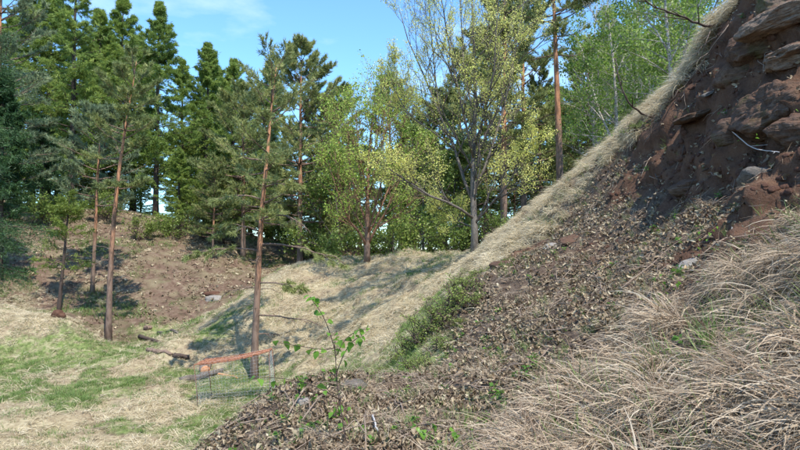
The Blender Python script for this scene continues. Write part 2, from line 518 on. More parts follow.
# ------------------------------------------------------------------ plant materials
m_straw = leaf_mat('dry_straw', [(0.0, (0.177, 0.114, 0.074)), (0.3, (0.334, 0.244, 0.162)), (0.65, (0.490, 0.388, 0.268)), (1.0, (0.626, 0.537, 0.405))], 0.3, 0.7, 0.25, 0.35)
m_pale = leaf_mat('pale_straw', [(0.0, (0.308, 0.226, 0.136)), (0.35, (0.498, 0.416, 0.260)), (0.7, (0.653, 0.558, 0.383)), (1.0, (0.783, 0.712, 0.556))], 0.3, 0.7, 0.2, 0.35)
m_grass = leaf_mat('green_grass', [(0.0, (0.079, 0.137, 0.031)), (0.5, (0.157, 0.244, 0.062)), (1.0, (0.315, 0.381, 0.125))], 0.4, 0.5, 0.3, 0.4)
m_litter = leaf_mat('dead_leaf', [(0.0, (0.082, 0.053, 0.030)), (0.35, (0.171, 0.117, 0.069)), (0.65, (0.266, 0.198, 0.119)), (0.88, (0.369, 0.300, 0.191)), (0.96, (0.490, 0.424, 0.288)), (1.0, (0.490, 0.265, 0.096))], 0.12, 0.55, 0.4, 0.85)
m_weed = leaf_mat('weed_leaf', [(0.0, (0.05, 0.11, 0.02)), (0.6, (0.11, 0.22, 0.03)), (1.0, (0.20, 0.32, 0.05))], 0.4, 0.5, 0.3, 0.3)
m_pine = leaf_mat('pine_needles', [(0.0, (0.125, 0.158, 0.055)), (0.5, (0.236, 0.271, 0.093)), (1.0, (0.416, 0.417, 0.142))], 0.3, 0.5, 0.3, 0.25)
m_bluepine = leaf_mat('blue_green_needles', [(0.0, (0.108, 0.151, 0.083)), (0.5, (0.200, 0.253, 0.133)), (1.0, (0.349, 0.386, 0.196))], 0.3, 0.5, 0.3, 0.25)
m_larch = leaf_mat('larch_needles', [(0.0, (0.116, 0.171, 0.039)), (0.5, (0.217, 0.301, 0.061)), (1.0, (0.377, 0.441, 0.105))], 0.42, 0.5, 0.3, 0.25)
m_ylarch = leaf_mat('young_larch_needles', [(0.0, (0.12, 0.17, 0.03)), (0.5, (0.20, 0.26, 0.05)), (1.0, (0.30, 0.34, 0.09))], 0.42, 0.5, 0.3, 0.2)
m_spruce = leaf_mat('spruce_needles', [(0.0, (0.019, 0.050, 0.016)), (0.5, (0.038, 0.084, 0.026)), (1.0, (0.081, 0.146, 0.041))], 0.2, 0.5, 0.3, 0.2)
m_yellow = leaf_mat('yellow_green_leaves', [(0.0, (0.202, 0.322, 0.044)), (0.5, (0.378, 0.498, 0.088)), (1.0, (0.554, 0.644, 0.176))], 0.45, 0.5, 0.3, 0.15)
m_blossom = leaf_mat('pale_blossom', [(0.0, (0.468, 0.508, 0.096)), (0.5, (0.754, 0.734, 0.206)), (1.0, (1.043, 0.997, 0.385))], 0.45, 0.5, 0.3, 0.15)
m_birchl = leaf_mat('birch_leaves', [(0.0, (0.118, 0.212, 0.036)), (0.5, (0.212, 0.318, 0.061)), (1.0, (0.344, 0.423, 0.109))], 0.5, 0.45, 0.3, 0.2)
m_shrub = leaf_mat('shrub_leaves', [(0.0, (0.086, 0.142, 0.030)), (0.5, (0.165, 0.235, 0.049)), (1.0, (0.309, 0.355, 0.083))], 0.42, 0.45, 0.3, 0.25)
m_sap = leaf_mat('sapling_leaf', [(0.0, (0.117, 0.252, 0.030)), (0.5, (0.169, 0.336, 0.042)), (1.0, (0.247, 0.408, 0.072))], 0.5, 0.4, 0.35, 0.7)

def bark(name, stops, scale=(6, 6, 1.6), noise_amt=0.55, dark=(0.04, 0.028, 0.022), rough=0.9):
    m, nt, b, o = new_mat(name)
    at = nd(nt, 'ShaderNodeAttribute', attribute_name='tint').outputs['Fac']
    vec = coords(nt, 'Object', scale)
    n = noise_node(nt, 3.0, 5, 0.65, vec)
    n2_ = noise_node(nt, 1.0, 3, 0.5, vec)
    f = math_node(nt, 'ADD', at, math_node(nt, 'MULTIPLY', math_node(nt, 'SUBTRACT', n2_, 0.5), 0.25))
    col = ramp(nt, f, stops)
    col = mixc(nt, ramp(nt, n, [(0.38, noise_amt), (0.56, 0.0)]), col, dark)
    nt.links.new(col, b.inputs['Base Color'])
    b.inputs['Roughness'].default_value = rough
    bump(nt, b, n, 0.8, 0.03)
    return m
m_pbark = bark('pine_bark', [(0.0, (0.19, 0.14, 0.11)), (0.28, (0.24, 0.155, 0.11)), (0.42, (0.42, 0.205, 0.11)), (1.0, (0.47, 0.225, 0.115))], (3.2, 3.2, .8), 0.75, (0.06, 0.04, 0.03))
m_dbark = bark('dark_bark', [(0.0, (0.075, 0.055, 0.045)), (1.0, (0.12, 0.085, 0.065))])
m_gbark = bark('grey_bark', [(0.0, (0.20, 0.175, 0.145)), (1.0, (0.11, 0.09, 0.075))])
m_rbark = bark('reddish_bark', [(0.0, (0.20, 0.15, 0.12)), (0.5, (0.30, 0.16, 0.095)), (1.0, (0.24, 0.15, 0.10))])
m_wbark = bark('birch_bark', [(0.0, (0.45, 0.41, 0.35)), (1.0, (0.50, 0.46, 0.40))], (5, 5, 9), 0.8)
m_twig = bark('dead_twig', [(0.0, (0.22, 0.16, 0.115)), (1.0, (0.30, 0.23, 0.18))], (8, 8, 8), 0.35)
m_white = bark('bleached_stick', [(0.0, (0.50, 0.46, 0.42)), (1.0, (0.62, 0.58, 0.54))], (8, 8, 8), 0.2, (0.25, 0.22, 0.2))
m_log = bark('rotting_log', [(0.0, (0.20, 0.15, 0.12)), (1.0, (0.26, 0.17, 0.12))], (4, 4, 4), 0.6)
m_cut, nt, b, _o = new_mat('fresh_cut_wood')
nt.links.new(ramp(nt, noise_node(nt, 14, 4, 0.6, coords(nt, 'Object')), [(0.3, (0.42, 0.17, 0.07)), (0.7, (0.60, 0.33, 0.17))]), b.inputs['Base Color'])

# ------------------------------------------------------------------ scattered ground cover
def blades(n, L, Wd, rad, th0, th1, spread, seed, seg=4, bias=1.0):
    """one tuft: n blades leaning towards +X"""
    r = np.random.default_rng(seed)
    az = r.normal(0, spread, n) * bias + (1 - bias) * r.uniform(-np.pi, np.pi, n)
    rr = rad * np.sqrt(r.random(n)); aa = r.uniform(0, 2 * np.pi, n)
    base = np.stack([rr * np.cos(aa), rr * np.sin(aa), -0.02 * np.ones(n)], 1)
    ln = L * r.uniform(0.45, 1.15, n)
    a0 = r.uniform(*th0, n); a1 = r.uniform(*th1, n)
    s = np.linspace(0, 1, seg + 1)
    th = a0[:, None] + (a1 - a0)[:, None] * s[None] ** 0.8
    azs = az[:, None] + r.normal(0, 0.35, (n, 1)) * s[None] ** 2
    stp = ln[:, None] / seg
    d = np.stack([np.sin(th) * np.cos(azs), np.sin(th) * np.sin(azs), np.cos(th)], -1)
    pts = base[:, None] + np.concatenate([np.zeros((n, 1, 3)), np.cumsum(d[:, :-1] * stp[..., None], 1)], 1)
    tw = r.normal(0, 0.6, n)
    side = np.stack([-np.sin(az) * np.cos(tw), np.cos(az) * np.cos(tw), np.sin(tw)], -1)
    wd = Wd * r.uniform(0.6, 1.3, n)[:, None] * (1 - 0.85 * s[None] ** 1.6)
    a = pts - side[:, None] * wd[..., None] * .5; b_ = pts + side[:, None] * wd[..., None] * .5
    v = np.stack([a, b_], 2)
    i = np.arange(n * (seg + 1) * 2).reshape(n, seg + 1, 2)
    q = np.stack([i[:, :-1, 0], i[:, :-1, 1], i[:, 1:, 1], i[:, 1:, 0]], -1).reshape(-1, 4)
    t = np.repeat(r.random(n), (seg + 1) * 2)
    return v.reshape(-1, 3), q, t

def tuft_meshes(name, mat, k, n, L, Wd, rad, th0, th1, spread, seed, bias=1.0, seg=4):
    r = []
    for j in range(k):
        v, q, t = blades(n, L, Wd, rad, th0, th1, spread, seed + j, seg, bias)
        r.append(make_mesh(name, v, q, None, True, {'tint': t}, [mat]))
    return r

def dead_leaf_meshes(k, seed):
    r = np.random.default_rng(seed); res = []
    for j in range(k):
        L = 0.095; Wd = L * r.uniform(0.22, 0.6)
        u = np.linspace(0, 1, 4); vv = np.linspace(-1, 1, 3)
        pr = np.array((0.25, 0.95, 0.85, 0.06))
        curl = r.uniform(-1.0, 2.2); cup = r.uniform(-1.3, 1.5)
        pts = []
        for i, s in enumerate(u):
            for y in vv:
                yy = y * pr[i] * Wd / 2 * r.uniform(0.8, 1.15)
                pts.append(((s - .5) * L * math.cos(curl * (s - .5)), yy + L * .12 * math.sin(3 * s + j), curl * (s - .5) ** 2 * L * 1.3 + cup * abs(yy) * .9 + r.normal(0, .003)))
        i = np.arange(12).reshape(4, 3)
        q = np.stack([i[:-1, :-1], i[1:, :-1], i[1:, 1:], i[:-1, 1:]], -1).reshape(-1, 4)
        res.append(make_mesh('dead_leaf', np.array(pts), q, None, False, {'tint': np.full(12, r.random())}, [m_litter]))
    return res

def rosette_meshes(k, mat, seed, n=9, L=0.06, hgt=0.09):
    r = np.random.default_rng(seed); res = []
    for j in range(k):
        g = Geo()
        for i in range(n):
            a = r.uniform(0, 2 * np.pi); z = hgt * r.uniform(0.1, 1.0); l_ = L * r.uniform(.6, 1.2)
            d = np.array((math.cos(a), math.sin(a), r.uniform(-.2, .8))); d /= np.linalg.norm(d)
            sd_ = np.array((-math.sin(a), math.cos(a), r.normal(0, .3))) * l_ * .33
            b0 = np.array((math.cos(a) * .012, math.sin(a) * .012, z)); up = np.array((0, 0, -l_ * .12))
            g.add([b0, b0 + d * l_ * .5 + sd_ + up * -.6, b0 + d * l_ + up, b0 + d * l_ * .5 - sd_ + up * -.6], [[0, 1, 2, 3]], None, r.random())
        g.tubes(np.array([[(0, 0, -.02), (0.005, 0, hgt * .5), (0, .004, hgt)]]), np.array([[.003, .002, .001]]), 4, 0.3)
        res.append(g.mesh('sprout', mat))
    return res

ico = None
def ico_dirs(sub=3):
    import bmesh
    bm = bmesh.new(); bmesh.ops.create_icosphere(bm, subdivisions=sub, radius=1)
    v = np.array([x.co[:] for x in bm.verts]); f = np.array([[x.index for x in t.verts] for t in bm.faces]); bm.free()
    return norm(v), f

def rock_geo(size, seed, sub=4, planes=14, rough=0.06, strata=0.0, round_=0.25):
    r = np.random.default_rng(seed)
    v, f = ico_dirs(sub)
    n = norm(r.normal(size=(planes, 3))); dd = r.uniform(0.62, 1.0, planes)
    n = np.concatenate([n, [(0, 0, 1), (0, 0, -1)]]); dd = np.concatenate([dd, [0.75, 0.8]])
    dots = v @ n.T
    rad = np.where(dots > 0.05, dd[None] / np.maximum(dots, 0.05), 9).min(1)
    rad = np.minimum(rad, 1.25)
    rad = rad * (1 - round_) + round_ * 0.9
    p = v * rad[:, None]
    if strata:
        zz = p[:, 2] * 4.5 + fbm(p * 1.2, 2, seed + 3) * .5
        st = np.abs((zz % 1) - .5) * 2
        p[:, :2] *= (1 - strata * np.clip(1.15 - st * 1.6, 0, 1))[:, None] * (1 + strata * .7 * noise3(np.stack([np.floor(zz), 0 * zz, 0 * zz], 1) + .5, seed))[:, None]
    p += v * (rough * fbm(p * 2.3 + seed, 4, seed))[:, None] + v * (rough * .35 * fbm(p * 9 + seed, 3, seed + 5))[:, None]
    cr = np.abs(fbm(p * 1.9 + seed * 2, 3, seed + 21)); p -= v * (np.clip(.09 - cr, 0, 1) * rough * 9)[:, None]
    p += v * (rough * .3 * (np.abs(fbm(p * 5 + seed, 4, seed + 8, .6)) - .4))[:, None]
    return p * np.array(size), f

def stone_mat(name, stops, scale=3.0, moss=0.0, soil=0.0, bstr=0.7, beds=0.0):
    m, nt, b, o = new_mat(name)
    vec = coords(nt, 'Object')
    n1_ = noise_node(nt, scale, 6, 0.65, vec, 0.4); n2_ = noise_node(nt, scale * 7, 5, 0.7, vec)
    st = noise_node(nt, 1.6, 4, 0.6, coords(nt, 'Object', (1.5, 1.5, 14)))
    col = ramp(nt, math_node(nt, 'ADD', math_node(nt, 'MULTIPLY', n1_, .6), math_node(nt, 'MULTIPLY', st, .4)), stops)
    col = mixc(nt, ramp(nt, n2_, [(0.35, 0.5), (0.55, 0.0)]), col, tuple(q * .45 for q in stops[0][1]))
    if soil:
        geo = nt.nodes.new('ShaderNodeNewGeometry')
        sx = nt.nodes.new('ShaderNodeSeparateXYZ'); nt.links.new(geo.outputs['Normal'], sx.inputs[0])
        f = math_node(nt, 'ADD', math_node(nt, 'MULTIPLY', sx.outputs[2], .5), math_node(nt, 'MULTIPLY', n1_, 1.0))
        col = mixc(nt, ramp(nt, f, [(0.85 - soil, 0.0), (1.05 - soil, 1.0)]), col, (0.115, 0.066, 0.043))
    if moss:
        n3_ = noise_node(nt, 2.2, 5, 0.65, vec)
        col = mixc(nt, ramp(nt, n3_, [(0.62 - moss, 0.0), (0.78 - moss, 0.9)]), col, (0.055, 0.06, 0.015))
    nt.links.new(col, b.inputs['Base Color'])
    b.inputs['Roughness'].default_value = 0.9
    bump(nt, b, math_node(nt, 'ADD', math_node(nt, 'ADD', n1_, math_node(nt, 'MULTIPLY', st, beds)), math_node(nt, 'MULTIPLY', n2_, .6)), bstr, 0.05)
    return m
m_stone = stone_mat('grey_stone', [(0.3, (0.17, 0.15, 0.13)), (0.55, (0.30, 0.27, 0.235)), (0.75, (0.42, 0.39, 0.35))])
m_sand = stone_mat('sandstone', [(0.3, (0.13, 0.085, 0.06)), (0.5, (0.25, 0.18, 0.13)), (0.7, (0.40, 0.32, 0.25))], 2.4, 0.0, 0.12, 1.0, 1.6)
m_sandmoss = stone_mat('mossy_sandstone', [(0.3, (0.11, 0.075, 0.05)), (0.5, (0.20, 0.14, 0.10)), (0.7, (0.30, 0.23, 0.17))], 2.4, 0.14, 0.2)
m_brock = stone_mat('earthy_rock', [(0.3, (0.085, 0.052, 0.036)), (0.5, (0.145, 0.093, 0.065)), (0.72, (0.25, 0.185, 0.14))], 2.6, 0.06, 0.26, 1.0, 1.6)
m_dstone = stone_mat('dull_stone', [(0.3, (0.10, 0.085, 0.07)), (0.55, (0.17, 0.148, 0.125)), (0.75, (0.25, 0.225, 0.195))], 4, 0.05)
m_clod = stone_mat('soil_clod', [(0.3, (0.06, 0.03, 0.02)), (0.55, (0.13, 0.065, 0.042)), (0.75, (0.21, 0.13, 0.09))], 8.0)

def euler_from_axes(X, Z):
    Z = norm(Z); Y = norm(np.cross(Z, X)); X = np.cross(Y, Z)
    return np.stack([np.arctan2(Y[:, 2], Z[:, 2]), -np.arcsin(np.clip(X[:, 2], -1, 1)), np.arctan2(X[:, 1], X[:, 0])], 1)

def scatter(name, label, cat, protos, pos, rot, scale, idx=None):
    me = make_mesh(name, pos, None, None, False, {'rot': rot, 'scl': scale, 'pick': (rng.integers(0, len(protos), len(pos)) if idx is None else idx)})
    ob = link(name, me)
    tag(ob, label, cat, None, 'stuff')
    pc = bpy.data.collections.new(name + '_pieces')
    for k, p in enumerate(protos):
        pc.objects.link(bpy.data.objects.new('%s_piece.%03d' % (name, k), p))
    ng = bpy.data.node_groups.new(name, 'GeometryNodeTree')
    ng.interface.new_socket('Geometry', in_out='INPUT', socket_type='NodeSocketGeometry')
    ng.interface.new_socket('Geometry', in_out='OUTPUT', socket_type='NodeSocketGeometry')
    gi = ng.nodes.new('NodeGroupInput'); go = ng.nodes.new('NodeGroupOutput')
    m2p = ng.nodes.new('GeometryNodeMeshToPoints')
    iop = ng.nodes.new('GeometryNodeInstanceOnPoints')
    ci = ng.nodes.new('GeometryNodeCollectionInfo')
    ci.inputs['Collection'].default_value = pc
    ci.inputs['Separate Children'].default_value = True
    ci.inputs['Reset Children'].default_value = True
    def na(nm, typ):
        n = ng.nodes.new('GeometryNodeInputNamedAttribute'); n.data_type = typ; n.inputs[0].default_value = nm
        return n.outputs['Attribute']
    e2r = ng.nodes.new('FunctionNodeEulerToRotation')
    L = ng.links
    L.new(na('rot', 'FLOAT_VECTOR'), e2r.inputs[0])
    L.new(gi.outputs[0], m2p.inputs['Mesh']); L.new(m2p.outputs[0], iop.inputs['Points'])
    L.new(ci.outputs[0], iop.inputs['Instance'])
    iop.inputs['Pick Instance'].default_value = True
    L.new(na('pick', 'FLOAT'), iop.inputs['Instance Index'])
    L.new(e2r.outputs[0], iop.inputs['Rotation'])
    L.new(na('scl', 'FLOAT'), iop.inputs['Scale'])
    L.new(iop.outputs[0], go.inputs[0])
    md = ob.modifiers.new('pieces', 'NODES'); md.node_group = ng
    return ob

def sample(n, d0, d1, weight, power=1.0, ratio=(-0.82, 0.82)):
    """n candidate spots thinned by weight(zones, p); density falls with distance to the given power"""
    u = rng.random(n)
    if power == 1.0: D = d0 + (d1 - d0) * u
    else:
        e = 2 - power
        D = (d0 ** e + (d1 ** e - d0 ** e) * u) ** (1 / e)
    x = rng.uniform(*ratio, n) * D
    p, nr, z = ground(x, D)
    k = rng.random(n) < weight(z, p)
    p, nr, z = p[k], nr[k], z[k]
    # keep what a camera near this spot could see
    px = p[:, 0] / p[:, 1]; pz = (p[:, 2] - 4) / p[:, 1]
    k = (np.abs(px) < 0.8) & (pz > -0.52) & (pz < 0.62)
    return p[k], nr[k], z[k]

def downslope(nr, jitter):
    d = np.stack([nr[:, 0], nr[:, 1], 0 * nr[:, 0]], 1)
    fl = np.linalg.norm(d, axis=1) < 0.12
    a = np.arctan2(d[:, 1], d[:, 0]) + rng.normal(0, jitter, len(d))
    a = np.where(fl, rng.uniform(-np.pi, np.pi, len(d)), a)
    return np.stack([np.cos(a), np.sin(a), np.zeros(len(d))], 1)

def place(p, nr, jitter=0.6, up=0.4):
    Z = norm(nr + np.array((0, 0, up)))
    return euler_from_axes(downslope(nr, jitter), Z)

def patch(p, f, seed, lo=-0.25, hi=0.35):
    return np.clip((fbm(p * f, 3, seed) - lo) / (hi - lo), 0, 1)

QF = 1.0     # density factor
T_long = tuft_meshes('long_tuft', m_straw, 8, 18, 0.38, 0.0072, 0.07, (0.1, 1.0), (1.4, 2.9), 0.8, 100, 0.75, 5)
T_mat = tuft_meshes('matted_tuft', m_pale, 5, 22, 0.30, 0.012, 0.12, (0.5, 1.3), (1.5, 2.1), 0.9, 120, 0.5, 3)
T_crest = tuft_meshes('crest_tuft', m_pale, 5, 24, 0.42, 0.0085, 0.09, (0.1, 0.9), (1.4, 2.5), 0.6, 140, 0.85, 4)
T_grn = tuft_meshes('green_tuft', m_grass, 4, 9, 0.20, 0.006, 0.04, (0.05, 0.5), (0.3, 1.2), 0.9, 160, 0.3, 4)
T_lawn = tuft_meshes('lawn_tuft', m_grass, 4, 20, 0.13, 0.010, 0.12, (0.1, 0.8), (0.6, 1.5), 1.0, 180, 0.2, 3)
T_flat = tuft_meshes('flat_tuft', m_straw, 6, 9, 0.30, 0.006, 0.10, (1.2, 1.6), (1.5, 1.9), 1.2, 110, 0.5, 3)
# near tall dry grass: tussocks that spill outwards and downhill, with gaps of litter between them
pc, nc, zc_ = sample(int(3400 * QF), 1.9, 9.5, lambda z, p: np.clip((z[:, 4] - .1) * 1.1, 0, 1) * (.25 + .75 * patch(p, 1.7, 45, -.25, .3)) * (p[:, 0] < 4.2), 1.3)
m_ = rng.integers(5, 14, len(pc)); ii = np.repeat(np.arange(len(pc)), m_)
sz = rng.uniform(0.55, 1.2, len(pc))[ii]
an = rng.uniform(0, 2 * np.pi, len(ii)); ra = np.abs(rng.normal(0, 0.065, len(ii))) * sz
p, nr, z = ground(pc[ii, 0] + ra * np.cos(an), pc[ii, 1] + ra * np.sin(an))
od = np.stack([np.cos(an), np.sin(an), 0 * an], 1) * np.minimum(ra / .06, 1.2)[:, None]
X_ = norm(od * .9 + norm(np.stack([nr[:, 0], nr[:, 1], 0 * an], 1)) * .75 + rng.normal(0, .3, od.shape) * np.array((1, 1, 0)))
scatter('tall_dry_grass', 'drooping tussocks of long straw coloured grass on the near slope at lower right', 'grass', T_long, p, euler_from_axes(X_, norm(nr + np.array((0, 0, .7)) + od * .35)), sz * rng.uniform(0.6, 1.15, len(p)))
m_brown = leaf_mat('rotten_straw', [(0.0, (0.08, 0.052, 0.034)), (0.5, (0.19, 0.135, 0.09)), (1.0, (0.34, 0.26, 0.18))], 0.2, 0.75, 0.2, 0.45)
T_old = tuft_meshes('old_tuft', m_brown, 5, 11, 0.26, 0.0105, 0.09, (0.4, 1.5), (1.3, 3.1), 1.3, 130, 0.5, 3)
p, nr, z = sample(int(15000 * QF), 1.9, 9.5, lambda z, p: np.clip((z[:, 4] - .05) * 1.2, 0, 1) * (p[:, 0] < 4.2) * (.3 + .7 * patch(p, 1.5, 47)), 1.3)
scatter('rotten_grass', 'broken brown rotting grass matted under the straw tussocks', 'grass', T_old, p, place(p, nr, 1.2, 0.3), rng.uniform(0.4, 1.2, len(p)))
# sparse dry grass through the litter
p, nr, z = sample(int(16000 * QF), 2.3, 14, lambda z, p: np.clip(z[:, 2] + .5 * z[:, 4] + .15 * z[:, 3], 0, 1) * (.15 + .85 * patch(p, 1.5, 32, -.3, .4)) * (p[:, 0] < 4), 1.2)
scatter('sparse_dry_grass', 'thin dry grass lying among the dead leaves', 'grass', T_flat, p, place(p, nr, 1.0, 0.0), rng.uniform(0.35, 1.0, len(p)))
p, nr, z = sample(int(8000 * QF), 2.3, 14, lambda z, p: np.clip(z[:, 2] + .3 * z[:, 4], 0, 1) * patch(p, 1.9, 46, -.15, .5) * (p[:, 0] < 3.9), 1.2)
scatter('dry_wisps', 'small drooping wisps of dry grass standing in the leaf litter', 'grass', T_long, p, place(p, nr, 0.8, 0.4), rng.uniform(0.25, 0.6, len(p)) * (0.8 + p[:, 1] / 30))
# crest
p, nr, z = sample(int(34000 * QF), 7.5, 20, lambda z, p: np.clip(z[:, 4] * 1.5 - .2, 0, 1) * (p[:, 0] > 1.2) * (0.08 + .92 * patch(p, 2.1, 33, -.3, .2)), 1.0, (0.05, 0.8))
scatter('crest_grass', 'sunlit pale dry grass hanging along the crest of the big slope', 'grass', T_crest, p, place(p, nr, 0.75, 0.25), rng.uniform(0.45, 1.1, len(p)) * (0.75 + .45 * patch(p, .9, 43)))
# matted pale grass of clearing and far embankment
p, nr, z = sample(int(52000 * QF), 8, 31, lambda z, p: np.clip(z[:, 0] * 1.1 + .18 * z[:, 1], 0, 1) * (0.15 + .8 * patch(p, 0.8, 34)), 0.8)
scatter('matted_dry_grass', 'matted pale dry grass over the clearing and the far embankment', 'grass', T_mat, p, place(p, nr, 0.9, 0.2), rng.uniform(0.35, 0.95, len(p)) * (0.85 + p[:, 1] / 60))
# green lawn patches
p, nr, z = sample(int(60000 * QF), 8, 27, lambda z, p: np.clip(z[:, 1] * 1.3 + .4 * z[:, 0] * patch(p, .45, 44, -.2, .5), 0, 1) * (0.2 + .8 * patch(p, 0.9, 35)), 0.8)
scatter('lawn_grass', 'short fresh green grass in patches on the clearing', 'grass', T_lawn, p, place(p, nr, 1.5, 0.6), rng.uniform(0.5, 1.1, len(p)) * (0.85 + p[:, 1] / 60))
# grass of the rear bank
p, nr, z = sample(int(26000 * QF), 24, 46, lambda z, p: np.clip(z[:, 5] * 1.2 - .1, 0, 1) * patch(p, 0.4, 36, -.15, .5) * (p[:, 0] < 4), 0.8)
scatter('bank_grass', 'thin dull dry grass on the brown wooded bank at the back', 'grass', T_mat, p, place(p, nr, 0.8, 0.2), rng.uniform(0.5, 1.1, len(p)))
p, nr, z = sample(int(16000 * QF), 24, 46, lambda z, p: np.clip(z[:, 5] * 1.2 - .1, 0, 1) * patch(p, 0.35, 37, -.12, .4) * (p[:, 0] < 4), 0.8)
scatter('bank_undergrowth', 'low green undergrowth in patches on the wooded bank', 'undergrowth', T_lawn, p, place(p, nr, 1.5, 0.6), rng.uniform(1.0, 2.6, len(p)))
# green blades and sprouts on the near slope
p, nr, z = sample(int(9500 * QF), 2.0, 13, lambda z, p: np.clip(z[:, 2] * .8 + z[:, 4] * .7 + z[:, 1] + .1 * z[:, 3], 0, 1) * (.25 + .5 * patch(p, 1.6, 38, .0, .7)) * (p[:, 0] < 4.4), 1.2)
scatter('fresh_grass', 'fresh green grass blades coming up through the dead leaves and straw', 'grass', T_grn, p, place(p, nr, 1.5, 0.9), rng.uniform(0.35, 0.9, len(p)) * (1 + .9 * z[:, 4]))
T_spr = rosette_meshes(5, m_weed, 200)
p, nr, z = sample(int(3600 * QF), 2.4, 14, lambda z, p: np.clip(z[:, 2] * .6 + z[:, 4] * .3 + z[:, 1] * .6 + .25 * z[:, 3], 0, 1) * (.1 + .9 * patch(p, 1.2, 39, .15, .8)), 1.2)
scatter('small_weeds', 'small bright green weeds sprouting in the brown litter', 'weeds', T_spr, p, place(p, nr, 3, 0.8), rng.uniform(0.35, 0.95, len(p)))
# dead leaves
T_leaf = dead_leaf_meshes(12, 300)
p, nr, z = sample(int(175000 * QF), 2.2, 15, lambda z, p: np.clip(z[:, 2] * 1.25 + .25 * z[:, 4] + .22 * z[:, 3] - .08, 0, 1) * (0.3 + .7 * patch(p, 1.9, 40, -.4, .3)) * (p[:, 0] < 5), 1.1)
n_ = len(p)
Zr = norm(nr + rng.normal(0, 0.5, (n_, 3)))
a_ = rng.uniform(0, 2 * np.pi, n_)
p = p + nr * rng.uniform(-0.005, 0.03, n_)[:, None]
scatter('leaf_litter', 'curled grey brown dead leaves covering the near slope', 'leaf litter', T_leaf, p, euler_from_axes(np.stack([np.cos(a_), np.sin(a_), 0 * a_], 1), Zr), rng.uniform(0.3, 1.0, n_) * (0.8 + p[:, 1] / 45))
p, nr, z = sample(int(34000 * QF), 24, 44, lambda z, p: np.clip(z[:, 5] * 1.2 - .05, 0, 1) * (.25 + .75 * patch(p, .6, 48)) * (p[:, 0] < 4), 0.8)
n_ = len(p); a_ = rng.uniform(0, 6.28, n_)
scatter('bank_litter', 'red brown fallen leaves and needles on the far wooded bank', 'leaf litter', T_leaf, p + nr * rng.uniform(0, .05, n_)[:, None], euler_from_axes(np.stack([np.cos(a_), np.sin(a_), 0 * a_], 1), norm(nr + rng.normal(0, .5, (n_, 3)))), rng.uniform(1.0, 2.8, n_))
# clods and stones
T_clod = []
for j in range(5):
    v, f = rock_geo((0.05, 0.04, 0.03), 400 + j, 2, 9, 0.1)
    T_clod.append(make_mesh('clod', v, None, f, True, {'tint': np.full(len(v), .5)}, [m_clod]))
p, nr, z = sample(int(13000 * QF), 3, 13, lambda z, p: np.clip(z[:, 3] * 1.1 - .05 + .05 * z[:, 2], 0, 1) * patch(p, 1.5, 41, -.1, .5), 1.0, (0.1, 0.8))
scatter('soil_clods', 'loose clods of red brown soil and pebbles on the bare scarp', 'soil clods', T_clod, p, place(p, nr, 3, 0), rng.uniform(0.2, 1.1, len(p)) ** 1.6)
# twigs
T_tw = []
for j in range(5):
    g = Geo(); L_ = 0.3
    q = np.array([(0, 0, 0), (L_ * .3, .01, .012), (L_ * .7, -.008, .015), (L_, .012, .0)]) + rng.normal(0, .008, (4, 3))
    g.tubes(q[None], np.array([[.005, .0045, .0035, .002]]), 5, 0.5)
    q2 = np.array([q[1], q[1] + (.06, .04, .02), q[1] + (.11, .06, .015)])
    g.tubes(q2[None], np.array([[.003, .0025, .0015]]), 4, 0.7)
    T_tw.append(g.mesh('twig', m_twig, True))
p, nr, z = sample(int(2600 * QF), 2.4, 14, lambda z, p: np.clip(z[:, 2] + .6 * z[:, 4] + .5 * z[:, 3], 0, 1) * .6, 1.2)
scatter('fallen_twigs', 'short dry twigs strewn over the litter', 'twigs', T_tw, p + nr * .015, place(p, nr, 3, 0), rng.uniform(0.5, 1.6, len(p)))
# ------------------------------------------------------------------ trees
m_pbranch = bark('pine_branch', [(0.0, (0.19, 0.15, 0.12)), (0.5, (0.21, 0.16, 0.125)), (0.8, (0.20, 0.135, 0.10)), (1.0, (0.20, 0.13, 0.095))])
def rdir(n, r):
    return norm(r.normal(size=(n, 3)))

def needles(g, C0, Dr, k, L, Wd, spread, r, tint, jit=0.02):
    """k thin triangles round each point C0 along Dr"""
    n = len(C0)
    if n == 0: return
    if L > .1: k = int(k * 1.45 + .5); L = L * 1.3; Wd = Wd * 1.7
    d = norm(Dr[:, None] + spread * r.normal(size=(n, k, 3)))
    b0 = C0[:, None] + jit * r.normal(size=(n, k, 3))
    ln = L * r.uniform(0.6, 1.25, (n, k, 1))
    side = norm(np.cross(d, r.normal(size=(n, k, 3)))) * (Wd * .5)
    v = np.stack([b0 - side, b0 + side, b0 + d * ln], 2).reshape(-1, 3)
    t = np.arange(len(v)).reshape(-1, 3)
    tn = np.clip(np.repeat(np.broadcast_to(tint, (n,)), k * 3) + r.normal(0, .08, n * k * 3), 0, 1)
    g.add(v, None, t, tn)

def leaves(g, C0, k, L, r, tint, jit, up=0.3, wide=0.62, hang=0.2):
    n = len(C0)
    if n == 0: return
    m = n * k
    p = np.repeat(C0, k, 0) + jit * r.normal(size=(m, 3))
    d = norm(r.normal(size=(m, 3)) + np.array((0, 0, -hang)))
    nz = norm(r.normal(size=(m, 3)) + np.array((0, 0, up)))
    s_ = norm(np.cross(d, nz)); l_ = (L * r.uniform(.55, 1.2, m))[:, None]
    f = np.cross(s_, d) * l_ * 0.1
    v = np.stack([p, p + d * l_ * .45 + s_ * l_ * wide * .5 + f, p + d * l_, p + d * l_ * .45 - s_ * l_ * wide * .5 + f], 1).reshape(-1, 3)
    q = np.arange(m * 4).reshape(-1, 4)
    g.add(v, q, None, np.clip(np.repeat(np.repeat(tint, k) + r.normal(0, .13, m), 4), 0, 1))

